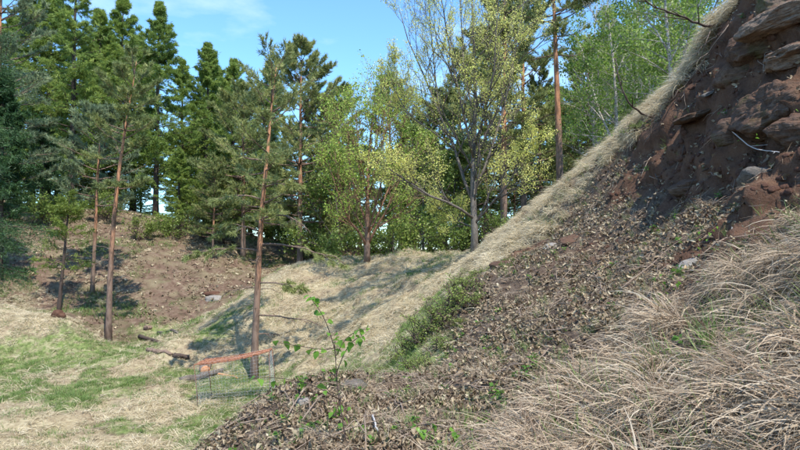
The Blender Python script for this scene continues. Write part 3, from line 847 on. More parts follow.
def trunk_line(H, r0, lean, bow, r, n=16, flare=1.0):
    t = np.linspace(0, 1, n)
    x = lean[0] * t + bow[0] * np.sin(t * np.pi) + .012 * H * np.cumsum(r.normal(0, .1, n)) * t
    y = lean[1] * t + bow[1] * np.sin(t * np.pi) + .012 * H * np.cumsum(r.normal(0, .1, n)) * t
    pts = np.stack([x, y, t * H], 1); pts[0, 2] = -.35
    rad = r0 * (1 - t) ** .75 * (1 + flare * .45 * np.exp(-t * 28)) + .008
    return pts, rad

def along(pts, t):
    """interpolate polyline pts (N,3) at t in 0..1"""
    f = np.clip(t, 0, 1) * (len(pts) - 1)
    i = np.minimum(f.astype(int), len(pts) - 2)
    u = (f - i)[..., None]
    return pts[i] * (1 - u) + pts[i + 1] * u

def boughs(base, az, el, ln, curv, r, n=7, wob=.05):
    """branch centre lines (B,n,3); curv bends the end up (+) or down (-)"""
    s = np.linspace(0, 1, n)[None, :, None]
    d = np.stack([np.cos(az) * np.cos(el), np.sin(az) * np.cos(el), np.sin(el)], 1)[:, None]
    p = base[:, None] + d * s * ln[:, None, None]
    p[..., 2] += (curv * ln)[:, None] * s[..., 0] ** 2
    p += np.cumsum(r.normal(0, wob / n, p.shape), 1) * ln[:, None, None] * s
    return p

def twigs_of(B, m, ln, r, s0=.25, frac=.45, ang=(.5, 1.15), n=4, drop=0.0, add=.12, curv=0.0):
    """m side twigs on each bough"""
    nb, N, _ = B.shape
    s = s0 + (1 - s0) * (np.arange(m)[None] + r.random((nb, m))) / m
    f = s * (N - 1); i = np.minimum(f.astype(int), N - 2); u = (f - i)[..., None]
    bi = np.arange(nb)[:, None]
    p0 = B[bi, i] * (1 - u) + B[bi, i + 1] * u
    tan = norm(B[bi, i + 1] - B[bi, i])
    side = norm(np.cross(tan, np.array((0, 0, 1.0)) + 0 * tan)) * np.where(np.arange(m) % 2, 1, -1)[None, :, None]
    a = r.uniform(*ang, (nb, m, 1))
    d = norm(tan * np.cos(a) + side * np.sin(a) + np.array((0, 0, 1)) * (r.normal(0, .22, (nb, m, 1)) - drop))
    l_ = (ln[:, None] * (1.08 - s) * frac * r.uniform(.6, 1.25, (nb, m)) + add)
    q = np.linspace(0, 1, n)[None, None, :, None]
    t = p0[:, :, None] + d[:, :, None] * q * l_[..., None, None]
    t[..., 2] += curv * l_[..., None] * q[..., 0] ** 2
    return t.reshape(-1, n, 3), l_.ravel(), s.ravel(), d.reshape(-1, 3)

def finish(name, label, cat, group, loc, trunk, tm, branch, bm_, crown, cm, limbs=(), rz=0.0):
    root = empty(name, loc, rz)
    tag(root, label, cat, group)
    link('trunk', trunk.mesh('trunk', tm, True), root)
    if branch is not None and branch.n: link('branches', branch.mesh('branches', bm_, True), root)['kind'] = 'stuff'
    for lb in limbs: link('branch', lb.mesh('branch', bm_, True), root)
    if crown is not None and crown.n: link('crown', crown.mesh('crown', cm, False), root)
    return root

def pine(loc, label, H=14, r0=.16, t0=.5, nb=46, Lm=2.2, lean=(0, 0), bow=(0, 0), seed=1, mat=None, kn=9, nl=.15, nw=.018, dead=14, sub=9, fol=4, top=1.0, deadlen=1.0, dead0=.15, name='pine_tree', group='pines of the wood', low=.6, clump=.75):
    r = np.random.default_rng(seed)
    tp, tr = trunk_line(H, r0, lean, bow, r)
    T = Geo(); k = 10
    T.tubes(tp[None], tr[None], k); T.a[-1] = np.repeat(np.linspace(0, 1, len(tp)), k)
    Bz = np.sort(np.clip(t0 + (1 - t0) * r.random(nb) ** .85, t0, .985))
    tt = (Bz - t0) / (1 - t0)
    prof = (low + (1 - low) * np.sin(np.clip(tt * 1.6, 0, 1.57))) * (1 - tt ** 2.6 * (1 - .28 * top))
    ln = Lm * prof * r.uniform(.65, 1.15, nb)
    az = np.arange(nb) * 2.4 + r.normal(0, .5, nb)
    el = -.15 + .95 * tt ** 1.3 + r.normal(0, .15, nb)
    B = boughs(along(tp, Bz), az, el, ln, np.full(nb, .22), r, 7, .12)
    sub = int(sub * 1.4)
    G = Geo()
    G.tubes(B, (.013 * ln[:, None] + .012) * (1 - np.linspace(0, .85, 7))[None], 4, .8)
    tw, tl, ts, td = twigs_of(B, sub, ln, r, .35, .42, (.4, 1.1), 4, -.1, .16, .15)
    # foliage sits in clumps: some twigs carry none
    keep = (fbm(tw[:, -1] * clump + seed * 3.1, 2, seed) > -.55)
    tw, td = tw[keep], td[keep]
    sel = r.random(len(tw)) < .5
    G.tubes(tw[sel], np.broadcast_to(np.linspace(.009, .004, 4), (sel.sum(), 4)), 3, .8)
    F = Geo()
    s = np.linspace(.4, 1.0, fol)
    f = s * 3; i = np.minimum(f.astype(int), 2); u = (f - i)[None, :, None]
    pp = (tw[:, i] * (1 - u) + tw[:, i + 1] * u)
    tint = np.clip(.5 + .28 * r.normal(size=len(tw)) + .25 * fbm(tw[:, -1] * .9, 2, seed + 9), 0, 1)
    needles(F, pp.reshape(-1, 3), np.repeat(td, fol, 0) * .8 + np.array((0, 0, .35)), kn, nl, nw, .75, r, np.repeat(tint, fol))
    limbs = []
    if dead:
        dz = np.sort(r.uniform(dead0, t0 + .08, dead)); da = r.uniform(0, 2 * np.pi, dead)
        dl = deadlen * r.uniform(.3, 1.0, dead) * np.clip((dz / t0), .3, 1) * 1.5
        D = boughs(along(tp, dz), da, r.uniform(-.15, .5, dead), dl, np.full(dead, -.3), r, 7, .2)
        G.tubes(D, (.009 * dl[:, None] + .006) * (1 - np.linspace(0, .8, 7))[None], 4, .5)
        d2, l2, _, _ = twigs_of(D, 4, dl, r, .35, .4, (.4, 1.0), 4, .1, .05)
        G.tubes(d2, np.broadcast_to(np.linspace(.007, .003, 4), (len(d2), 4)), 3, .5)
    return finish(name, label, 'pine tree', group, loc, T, m_pbark, G, m_pbranch, F, mat or m_pine, limbs)

def larch(loc, label, H=17, r0=.17, t0=.12, nb=100, Lm=2.6, seed=1, mat=None, kn=6, nl=.155, nw=.026, sub=11, fol=5, lean=(0, 0), name='larch_tree', group='larches of the rear wood', dense=-.3, cat='larch tree', drop=.35, curv=.12, el0=.05, barkm=None):
    r = np.random.default_rng(seed)
    tp, tr = trunk_line(H, r0, lean, (0, 0), r)
    T = Geo(); k = 8
    T.tubes(tp[None], tr[None], k, .2)
    Bz = np.sort(t0 + (1 - t0) * r.random(nb) ** .8); Bz = np.minimum(Bz, .99)
    tt = (Bz - t0) / (1 - t0)
    ln = Lm * (1 - tt) ** .78 * (.62 + .38 * np.clip(tt * 5, 0, 1)) * r.uniform(.5, 1.15, nb) + .2
    az = np.arange(nb) * 2.4 + r.normal(0, .5, nb)
    el = el0 + .4 * tt ** 2 + .75 * tt ** 7 + r.normal(0, .14, nb)
    B = boughs(along(tp, Bz), az, el, ln, np.full(nb, curv), r, 7, .08)
    G = Geo()
    G.tubes(B, (.010 * ln[:, None] + .007) * (1 - np.linspace(0, .85, 7))[None], 4, .6)
    tw, tl, ts, td = twigs_of(B, sub, ln, r, .12, .38, (.5, 1.2), 4, drop, .14, -.12)
    keep = (fbm(tw[:, -1] * .7 + seed * 2.3, 2, seed) > dense) | (tw[:, 0, 2] > .8 * H)
    tl = tl * np.where(tw[:, 0, 2] > .9 * H, .7, 1)
    tw, td = tw[keep], td[keep]
    F = Geo()
    s = np.linspace(.1, 1.0, fol); f = s * 3; i = np.minimum(f.astype(int), 2); u = (f - i)[None, :, None]
    pp = tw[:, i] * (1 - u) + tw[:, i + 1] * u
    tint = np.clip(.5 + .22 * r.normal(size=len(tw)) + .3 * fbm(tw[:, -1] * .8, 2, seed + 9), 0, 1)
    needles(F, pp.reshape(-1, 3), np.repeat(td, fol, 0) * .5, kn, nl, nw, .8, r, np.repeat(tint, fol), .04)
    pb = B[:, 2:].reshape(-1, 3)
    needles(F, pb, np.repeat(norm(B[:, -1] - B[:, 0]), 5, 0) * .5, kn, nl, nw, .8, r, np.full(len(pb), .55), .05)
    return finish(name, label, cat, group, loc, T, barkm or m_dbark, G, m_dbark, F, mat or m_larch)

def grow(limbs, radii, levels, r, up=.25):
    """side shoots on hand laid limbs; returns lists of (lines, radii) per level, the last level carries the leaves"""
    N = 7
    cur = np.array([along(np.array(l, float), np.linspace(0, 1, N)) for l in limbs])
    rad = np.array([np.interp(np.linspace(0, 1, N), np.linspace(0, 1, len(q)), q) for q in radii])
    res = [(cur, rad)]
    for (m, frac, a0, a1, add) in levels:
        nb = len(cur)
        ln = np.linalg.norm(np.diff(cur, axis=1), axis=2).sum(1)
        s = .18 + .82 * (np.arange(m)[None] + r.random((nb, m))) / m
        f = s * (N - 1); i = np.minimum(f.astype(int), N - 2); u = (f - i)[..., None]
        bi = np.arange(nb)[:, None]
        p0 = cur[bi, i] * (1 - u) + cur[bi, i + 1] * u
        pr = rad[bi, i] * (1 - u[..., 0]) + rad[bi, i + 1] * u[..., 0]
        tan = norm(cur[bi, i + 1] - cur[bi, i])
        pv = norm(np.cross(tan, r.normal(size=tan.shape)))
        a = r.uniform(a0, a1, (nb, m, 1))
        d = norm(tan * np.cos(a) + pv * np.sin(a) + np.array((0, 0, up)))
        l_ = ln[:, None] * frac * (1.15 - .7 * s) * r.uniform(.6, 1.25, (nb, m)) + add
        q = np.linspace(0, 1, N)[None, None, :, None]
        nxt = p0[:, :, None] + d[:, :, None] * q * l_[..., None, None]
        nxt = nxt + np.cumsum(r.normal(0, .035, nxt.shape), 2) * l_[..., None, None] * q
        nxt[..., 2] += .10 * l_[..., None] * q[..., 0] ** 2
        nr_ = np.minimum(pr * .62, .012 * l_ + .004)[..., None] * (1 - .72 * q[..., 0])
        cur = nxt.reshape(-1, N, 3); rad = nr_.reshape(-1, N)
        res.append((cur, rad))
    return res

def broad(loc, label, limbs, radii, levels, seed, mat, barkm, lf=(3, .06, .05), name='broadleaf_tree', cat='broadleaf tree', group=None, clump=(.6, -.4), split=0, tips=4, sides=(8, 6, 4, 3)):
    r = np.random.default_rng(seed)
    res = grow(limbs, radii, levels, r)
    T, G = Geo(), Geo()
    lb = []
    L0, R0 = res[0]
    T.tubes(L0[:1], R0[:1], 10); T.a[-1] = np.repeat(np.linspace(0, 1, 7), 10)
    for j in range(1, len(L0)):
        if split:
            g = Geo(); g.tubes(L0[j:j + 1], R0[j:j + 1], 7, .5); lb.append(g)
        else: G.tubes(L0[j:j + 1], R0[j:j + 1], 7, .5)
    for k_, (Lk, Rk) in enumerate(res[1:]):
        G.tubes(Lk, np.maximum(Rk, .0035), sides[min(k_ + 1, 3)], .8)
    Lk = res[-1][0]
    keep = fbm(Lk[:, -1] * clump[0] + seed, 2, seed) > clump[1]
    Lk = Lk[keep]
    F = Geo()
    pick = np.linspace(1, 6, tips).astype(int)
    pp = Lk[:, pick]
    tint = np.clip(.5 + .2 * r.normal(size=len(Lk)) + .3 * fbm(Lk[:, -1] * .8, 2, seed + 4), 0, 1)
    leaves(F, pp.reshape(-1, 3), lf[0], lf[1], r, np.repeat(tint, tips), lf[2])
    return finish(name, label, cat, group, loc, T, barkm, G, barkm, F, mat, lb)

def at(px, D, dz=-.05):
    """standing place: photo column px at distance D, on the ground"""
    p = P(px, 250, D)
    return np.array((p[0], D, gz1(p[0], D) + dz))
def htop(px, py, D, loc):
    return P(px, py, D)[2] - loc[2]

# --- the two leaning pines in front, and the small ones beside the bank
LO = at(255, 18.8)
hero = pine(LO, 'tall leaning pine with bare orange trunk standing behind the wire cage', H=htop(276, 62, 18.8, LO), r0=.112, t0=.48, nb=30, Lm=2.1, lean=(.62, 0), bow=(-.12, 0), seed=21, kn=7, nl=.12, nw=.013,
            dead=10, sub=9, fol=4, top=.9, deadlen=1.1, dead0=.2, group=None, clump=1.0)
# its long arching dead limbs, each a part
_r = np.random.default_rng(5)
_tp = trunk_line(htop(276, 62, 18.8, LO), .112, (.62, 0), (-.12, 0), np.random.default_rng(21))[0]
for (pz, dx, dy, ln_, el_, cv) in ((.50, 1, -.3, 1.9, .35, -.45), (.46, -1, -.2, 1.7, .45, -.55), (.42, 1, .1, 2.9, .15, -.3), (.40, -1, -.4, 2.1, .25, -.42), (.30, 1, -.35, 1.7, .1, -.1), (.285, -1, .2, 1.0, .05, -.25),
                                   (.20, 1, -.2, 2.0, -.02, .0), (.14, 1, .4, .75, .05, -.15), (.60, 1, -.6, 1.3, .3, -.3), (.56, -1, -.5, 1.6, .3, -.3)):
    g = Geo()
    B_ = boughs(along(_tp, np.array([pz])), np.array([math.atan2(dy, dx)]), np.array([el_]), np.array([ln_]), np.array([cv]), _r, 9, .24)
    g.tubes(B_, np.linspace(.032, .008, 9)[None] * (.6 + .25 * ln_), 6, .7)
    t_, l_, _, d_ = twigs_of(B_, 9, np.array([ln_]), _r, .3, .35, (.3, 1.0), 5, .15, .1, -.15)
    g.tubes(t_, np.broadcast_to(np.linspace(.010, .003, 5), (9, 5)), 4, .6)
    t2, _, _, _ = twigs_of(t_, 4, l_, _r, .3, .5, (.3, 1.0), 4, .1, .05)
    g.tubes(t2, np.broadcast_to(np.linspace(.005, .002, 4), (len(t2), 4)), 3, .5)
    bo = link('branch', g.mesh('branch', m_pbranch, True), hero)
    if pz in (.42, .46, .40, .30, .60, .56):
        f_ = Geo(); sl = t2[_r.random(len(t2)) < .7]
        needles(f_, sl[:, 1:].reshape(-1, 3), np.repeat(norm(sl[:, -1] - sl[:, 0]), 3, 0), 9, .12, .013, .7, _r, np.full(len(sl) * 3, .5))
        link('needles', f_.mesh('needles', m_pine), bo)
LP = at(110, 25.4)
pine(LP, 'leaning pine with thin bare orange trunk and small bushy head at left', H=htop(129, 62, 25.4, LP), r0=.122, t0=.52, nb=30, Lm=1.9, lean=(.95, 0), bow=(-.28, 0), seed=31, kn=9, nl=.15, nw=.017, dead=9, deadlen=1.1, dead0=.22, group=None, mat=m_pine, clump=.9)
LP = at(93, 30)
pine(LP, 'slim straight pine with blue green head behind the leaning pine', H=htop(99, 118, 30, LP), r0=.095, t0=.46, nb=38, Lm=2.3, lean=(.25, 0), seed=32, kn=8, nl=.17, nw=.02, dead=8, group=None, mat=m_bluepine, low=.9)
LP = at(60, 28)
larch(LP, 'small thin yellow green young larch on the brown bank at left', H=htop(69, 196, 28, LP), r0=.09, t0=.28, nb=30, Lm=2.0, seed=33, mat=m_ylarch, sub=8, fol=4, kn=4, nl=.12, nw=.022, lean=(.4, 0), name='young_larch', group=None, dense=-.2, drop=.1)

# --- left edge
LP = at(-98, 6)
larch(LP, 'dark near spruce with drooping boughs cut off by the left edge', H=9, r0=.10, t0=.40, nb=100, Lm=1.35, seed=41, mat=m_spruce, kn=12, nl=.036, nw=.0055, sub=18, fol=12, name='spruce_tree', cat='spruce tree', group=None, dense=-.9, drop=.45, curv=-.05, el0=-.1)
LP = at(-6, 34)
pine(LP, 'big blue green pine at the left edge reaching above the picture', H=htop(-6, -45, 34, LP), r0=.22, t0=.18, nb=84, Lm=3.4, seed=42, mat=m_bluepine, kn=9, nl=.18, nw=.022, sub=10, fol=4, dead=2, group=None, low=.95, clump=.6)
LP = at(0, 29)
larch(LP, 'dark spruce filling the shade below the blue green pine', H=htop(0, 75, 29, LP), r0=.14, t0=.04, nb=95, Lm=2.3, seed=43, mat=m_spruce, kn=6, nl=.15, nw=.028, sub=11, fol=5, name='spruce_tree', cat='spruce tree', group=None, drop=.4, curv=0)
LP = at(40, 37)
larch(LP, 'low dark spruce between the blue green pine and the tallest larch', H=htop(40, 120, 37, LP), r0=.15, t0=.05, nb=60, Lm=2.6, seed=44, mat=m_spruce, kn=6, nl=.15, nw=.028, name='spruce_tree', cat='spruce tree', group=None, drop=.4, curv=0)

# --- larches on the bank top
LA = at(70, 40)
lar_a = larch(LA, 'tallest feathery larch with a dark trunk right of the blue green pine', H=htop(70, -40, 40, LA), r0=.22, t0=.12, nb=130, Lm=4.6, seed=51, sub=13, fol=5)
LB = at(155, 42)
lar_b = larch(LB, 'tall green larch with pointed top behind the leaning pine at left', H=htop(153, 6, 42, LB), r0=.2, t0=.14, nb=125, Lm=4.0, seed=52, sub=13)
LC_ = at(205, 45)
lar_c = larch(LC_, 'bright green larch, rounder, right of the pointed larch', H=htop(203, 46, 45, LC_), r0=.2, t0=.08, nb=115, Lm=3.9, seed=53, sub=13, dense=-.4)
def again(src, src_h, px, py, D, label, rz, name=None, stretch=1.0):
    o = copy_tree(src)
    l = at(px, D)
    s_ = htop(px, py, D, l) / src_h
    o.location = tuple(float(q) for q in l)
    o.scale = (s_ * stretch, s_ * stretch, s_)
    o.rotation_euler = (0, 0, rz)
    o['label'] = label
    return o
HA, HB, HC = htop(70, -40, 40, LA), htop(153, 6, 42, LB), htop(203, 46, 45, LC_)
again(lar_b, HB, 118, 0, 47, 'larch with thin top in the gap between the tallest and the pointed larch', 1.2)
again(lar_a, HA, 180, 62, 50, 'low larch top showing between the pointed and the rounder larch', 2.0)
again(lar_c, HC, 232, 62, 48, 'larch half hidden by the grey green pine, right of the rounder larch', 2.6)
again(lar_b, HB, 30, -20, 46, 'larch showing above the left pine, partly hidden by it', 4.0)
again(lar_c, HC, 268, 66, 52, 'far green larch whose tip rises behind the orange trunk', 0.7)
again(lar_b, HB, 96, 14, 44, 'slim larch just right of the tallest feathery larch', 3.1, stretch=1.2)
again(lar_c, HC, 45, -15, 45, 'larch between the blue green pine and the tallest larch, high in the picture', 5.5, stretch=1.2)
again(lar_a, HA, 350, 128, 54, 'far larch low behind the yellow green tree', 5.0)
again(lar_c, HC, 178, 150, 39, 'short bushy larch filling the foot of the wood by the sky gap', 1.7, stretch=1.3)
again(lar_c, HC, 222, 138, 38, 'short wide larch just left of the tall leaning orange trunk', 3.3, stretch=1.25)

# --- pines behind the middle
def pn(px, py, D, label, **k):
    l = at(px, D)
    h = htop(px, py, D, l)
    return pine(l, label, H=h, **k), h
pa, HPa = pn(300, 52, 36, 'large grey green pine with open ragged top behind the orange trunk', r0=.17, t0=.22, nb=74, Lm=3.3, seed=61, kn=9, nl=.18, nw=.021, sub=10, fol=4, low=.95, clump=.6, dead=8)
pb_, HPb = pn(243, 92, 37, 'grey green pine crown at left of the tall leaning orange trunk', r0=.15, t0=.16, nb=66, Lm=2.9, seed=62, kn=9, nl=.18, nw=.021, sub=10, fol=4, low=1.0, clump=.6, dead=6)
pc_, HPc = pn(504, -25, 27, 'dark straight pine with brown trunk behind the blossoming tree', r0=.17, t0=.34, nb=60, Lm=2.1, seed=63, kn=9, nl=.16, nw=.018, sub=9, fol=4, dead=14, deadlen=1.3)
pd_, HPd = pn(562, -70, 22, 'tall pine with straight orange trunk rising from the crest', r0=.14, t0=.56, nb=46, Lm=1.9, seed=64, kn=9, nl=.14, nw=.015, sub=9, fol=4, dead=12, deadlen=1.0, lean=(-.25, 0))
again(pb_, HPb, 320, 100, 40, 'grey green pine just right of the large ragged pine', 2.1)
again(pa, HPa, 338, 92, 46, 'far pine tip in the sky gap left of the yellow green tree', 3.0)
again(pa, HPa, 390, 84, 44, 'pine top behind the yellow green tree, left of the blossoming tree', 4.4)
again(pb_, HPb, 415, 120, 42, 'pine of middle height between the two pale trees', 0.6)
again(pb_, HPb, 445, 96, 40, 'pine seen through the bare limbs of the blossoming tree', 5.1)
again(pa, HPa, 486, 40, 36, 'grey green pine close behind the trunk of the blossoming tree', 1.0)
again(pa, HPa, 524, -5, 32, 'broad grey green pine left of the straight orange trunk on the crest', 2.4)
again(pc_, HPc, 541, 70, 34, 'thin brown trunked pine low behind the crest', 3.7)
again(pb_, HPb, 590, 60, 34, 'dim pine behind the first birch right of the orange trunk', 1.9)
again(pb_, HPb, 213, 168, 35.5, 'small blue grey pine below the larches, left of the orange trunk', 4.0)
again(pb_, HPb, 340, 168, 36, 'low bushy pine at the foot of the wood behind the embankment', 0.2, stretch=1.2)
again(pc_, HPc, 462, 60, 44, 'far pine standing left of the dark straight pine', 2.9)
again(pb_, HPb, 515, 150, 38, 'low pine showing beneath the broad pine beside the crest', 1.4, stretch=1.2)
again(pb_, HPb, 640, 70, 36, 'grey green pine dimly seen between the birches', 5.6)

# --- the blossoming tree and the yellow green tree
def px_limbs(loc, D, spec):
    """limbs given as photo columns/rows at distance D plus a depth offset"""
    out_ = []
    for l in spec:
        out_.append([P(a_, b_, D + d_) - loc + np.array((0, 0, 0)) for (a_, b_, d_) in l])
    return out_
LM = at(474, 18.4)
limb = px_limbs(LM, 18.4, [
    [(474, 262, 0), (475, 235, 0), (473, 205, .1), (473, 175, .1), (474, 130, .1), (476, 80, 0), (473, 30, -.1), (471, -30, -.1)],
    [(474, 205, .1), (464, 180, .3), (455, 150, .6), (440, 115, .9), (425, 78, 1.1), (408, 40, 1.3), (398, 5, 1.4)],
    [(473, 218, 0), (455, 205, -.4), (430, 196, -.9), (405, 180, -1.3), (388, 168, -1.6)],
    [(474, 190, .1), (486, 165, .2), (496, 135, .4), (508, 95, .6), (515, 50, .8), (524, 0, .9)],
    [(474, 160, .1), (466, 125, -.5), (456, 80, -.9), (448, 40, -1.2), (440, -10, -1.4)],
    [(475, 145, .1), (486, 110, -.6), (494, 70, -1.1), (497, 20, -1.4), (500, -30, -1.5)],
    [(474, 225, 0), (490, 205, -.3), (508, 185, -.8), (522, 160, -1.0), (532, 140, -1.1)],
    [(455, 150, .6), (438, 135, .3), (415, 120, .0), (398, 100, -.2), (388, 70, -.3)],
    [(440, 115, .9), (436, 85, 1.2), (432, 40, 1.5), (428, 0, 1.6)],
    [(475, 228, 0), (460, 222, .5), (448, 214, 1.0), (436, 205, 1.4)],
    [(474, 115, .1), (464, 75, .8), (462, 35, 1.3), (459, -15, 1.6)]])
lr = [[.13, .11, .095, .085, .07, .05, .03, .012], [.075, .07, .06, .05, .038, .025, .012], [.06, .055, .045, .03, .012], [.06, .055, .05, .04, .03, .012], [.06, .05, .04, .03, .012], [.055, .045, .035, .025, .01],
      [.045, .04, .03, .02, .01], [.035, .03, .025, .018, .008], [.04, .032, .022, .01], [.03, .025, .018, .008], [.05, .04, .028, .012]]
lr = [lr[0]] + [[q * .72 for q in l] for l in lr[1:]]
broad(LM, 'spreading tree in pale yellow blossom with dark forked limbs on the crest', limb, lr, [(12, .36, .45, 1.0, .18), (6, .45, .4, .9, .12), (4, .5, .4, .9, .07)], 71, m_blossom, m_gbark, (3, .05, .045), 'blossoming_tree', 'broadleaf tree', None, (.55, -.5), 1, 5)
LY = at(367, 25)
limb = px_limbs(LY, 25, [
    [(367, 262, 0), (367, 248, 0), (368, 215, 0), (367, 180, .2), (370, 140, .4), (375, 100, .5)],
    [(367, 247, 0), (360, 232, -.3), (350, 222, -.5), (338, 195, -.9), (328, 160, -1.2)],
    [(367, 246, 0), (376, 228, -.2), (385, 213, -.4), (398, 185, -.8), (408, 155, -1)],
    [(368, 235, 0), (378, 215, .5), (392, 180, 1.0), (402, 135, 1.2), (408, 105, 1.3)],
    [(367, 225, 0), (356, 195, .5), (349, 160, 1.0), (347, 125, 1.4)],
    [(368, 200, .1), (378, 160, -.5), (388, 120, -.9), (392, 88, -1.1)],
    [(367, 190, .1), (358, 150, -.7), (356, 110, -1)]])
lr = [[.15, .13, .10, .075, .05, .02], [.085, .07, .06, .04, .015], [.085, .07, .055, .035, .012], [.07, .06, .045, .03, .012], [.065, .05, .035, .012], [.05, .04, .025, .01], [.045, .035, .012]]
lr = [lr[0]] + [[q * .75 for q in l] for l in lr[1:]]
broad(LY, 'bushy yellow green tree forking low into several reddish stems', limb, lr, [(9, .46, .45, 1.0, .25), (7, .48, .4, .95, .16), (3, .5, .4, .9, .1)], 72, m_yellow, m_rbark, (2, .095, .09), 'yellow_green_tree', 'broadleaf tree', None, (.5, -.45), 1, 5)

# --- birches on the right
def straight(H, r0, n, seed, lean=(0, 0), spread=.28, low=.3):
    r = np.random.default_rng(seed)
    t = np.linspace(0, 1, 8)
    tr_ = np.stack([lean[0] * t + .02 * H * np.sin(t * 5 + seed), lean[1] * t + .015 * H * np.sin(t * 4 + seed * 2), H * t], 1); tr_[0, 2] = -.3
    L, Rr = [tr_], [list(r0 * (1 - t) ** .9 + .006)]
    for k in range(n):
        s = low + (.95 - low) * (k + r.random()) / n
        b0 = along(tr_, np.array([s]))[0]; az = k * 2.4 + r.normal(0, .4); ln_ = H * spread * (1.1 - s) * r.uniform(.7, 1.2) + .3
        el = r.uniform(.35, .9)
        d = np.array((math.cos(az) * math.cos(el), math.sin(az) * math.cos(el), math.sin(el)))
        q = np.linspace(0, 1, 5)[:, None]
        l_ = b0 + d * q * ln_; l_[:, 2] -= .18 * ln_ * q[:, 0] ** 2
        L.append(l_); Rr.append(list(np.linspace(r0 * .3 * (1.1 - s), .005, 5)))
    return L, Rr
def birch(px, py, D, label, seed, mat=None, bk=None, n=22, spread=.3, lean=(0, 0), name='birch_tree', low=.22, lf=(4, .09, .10), dens=-.28, r0=.075, group='birches above the scarp', cat='birch tree', lev=None):
    l = at(px, D)
    h = htop(px, py, D, l)
    L, Rr = straight(h, r0, n, seed, lean, spread, low)
    return broad(l, label, L, Rr, lev or [(6, .42, .5, 1.0, .12), (5, .42, .4, .9, .08)], seed, mat or m_birchl, bk or m_wbark, lf, name, cat, group, (.6, dens), 0, 3), h
b1, HB1 = birch(615, -10, 19, 'pale trunked birch just right of the orange pine trunk', 81, n=20)
b2, HB2 = birch(672, -60, 16, 'leafy birch in the middle of the group above the scarp', 82, n=22, spread=.33)
again(b1, HB1, 598, 10, 27, 'far thin birch close beside the orange pine trunk', 2.0)
again(b2, HB2, 640, -30, 22, 'birch with bright crown second from the left of the group', 1.0)
again(b1, HB1, 655, -20, 25, 'birch standing behind the leafy middle birch', 4.2)
again(b2, HB2, 700, -60, 18, 'rightmost birch, its crown cut by the top of the picture', 3.1)
again(b1, HB1, 690, -30, 24, 'slender birch behind the rightmost one', 5.2)
again(b2, HB2, 625, 30, 30, 'farthest birch, small, low in the gap above the crest', 2.7)
# aspens in the middle wood
a1, HA1 = birch(425, 130, 33, 'rounded fresh green aspen between the yellow green and blossoming trees', 85, m_shrub, m_gbark, 18, .42, name='aspen_tree', low=.12, lf=(6, .15, .16), group='green leafy trees behind the embankment', cat='aspen tree')
again(a1, HA1, 455, 150, 35, 'fresh green aspen low behind the trunk of the blossoming tree', 1.5, stretch=1.2)
again(a1, HA1, 335, 150, 35, 'fresh green aspen low at left of the yellow green tree', 3.9, stretch=1.2)
again(a1, HA1, 395, 165, 38, 'fresh green aspen directly behind the yellow green tree', 0.8, stretch=1.2)

# --- shrubs
def shrub_limbs(seed, n=14, H=1.5, sp=.75):
    r = np.random.default_rng(seed)
    L, Rr = [], []
    for k in range(n):
        az = r.uniform(0, 2 * np.pi); el = r.uniform(.5, 1.4); ln_ = H * r.uniform(.6, 1.1)
        b0 = np.array((r.normal(0, .12), r.normal(0, .12), -.08))
        d = np.array((math.cos(az) * math.cos(el) * sp * 1.3, math.sin(az) * math.cos(el) * sp * 1.3, math.sin(el)))
        q = np.linspace(0, 1, 5)[:, None]
        L.append(b0 + d * q * ln_ + r.normal(0, .03, (5, 3)) * q); Rr.append(list(np.linspace(.014, .004, 5)))
    return L, Rr
L, Rr = shrub_limbs(91)
SH = at(175, 37)
shr = broad(SH, 'green shrub at the foot of the larches beside the sky gap', L, Rr, [(6, .45, .4, 1.0, .1), (4, .4, .4, 1, .06)], 91, m_shrub, m_dbark, (4, .11, .09), 'green_shrub', 'shrub', 'green shrubs along the edge of the wood', (1.2, -.5), 0, 3, (5, 4, 3, 3))
for px, D, s_, rz, lb in ((52, 36, 1.3, 1, 'green shrub on the bank below the low dark spruce'), (105, 38, 1.2, 2, 'green shrub on the bank behind the slim straight pine'), (205, 38, 1.4, 3, 'green shrub left of the tall orange trunk at the wood edge'),
                          (300, 38, 1.3, 4, 'green shrub low behind the embankment, right of the orange trunk'), (395, 29, 1.3, 5, 'fresh shrub on the embankment top right of the reddish stems'), (425, 27, 1.3, 6, 'fresh shrub on the embankment top nearest the blossoming tree'),
                          (345, 30, 1.2, .5, 'shrub on the embankment top left of the reddish stems'), (450, 26, 1.0, 1.5, 'small shrub just left of the blossoming tree trunk'), (500, 24, .9, 2.5, 'small shrub just right of the blossoming tree trunk'), (140, 36, .9, 3.5, 'small shrub beside the leaning trunk on the bank top')):
    o = copy_tree(shr); l = at(px, D)
    o.location = tuple(float(q) for q in l); o.scale = (s_,) * 3; o.rotation_euler = (0, 0, rz); o['label'] = lb
for k_, (px, D, s_) in enumerate(((95, 44, 1.6), (120, 45, 1.6), (190, 44, 1.5), (225, 46, 1.6), (250, 44, 1.6), (272, 45, 1.6), (290, 44, 1.5), (318, 42, 1.6), (335, 44, 1.7), (375, 40, 1.5), (452, 38, 1.6), (495, 36, 1.6))):
    o = copy_tree(shr); l = at(px, D)
    o.location = tuple(float(q) for q in l); o.scale = (s_ * 1.15, s_ * 1.15, s_ * .8); o.rotation_euler = (0, 0, k_ * 2.2)
    o['label'] = 'far green bush low under the trees, seen between their trunks'; o['group'] = 'far bushes under the trees'
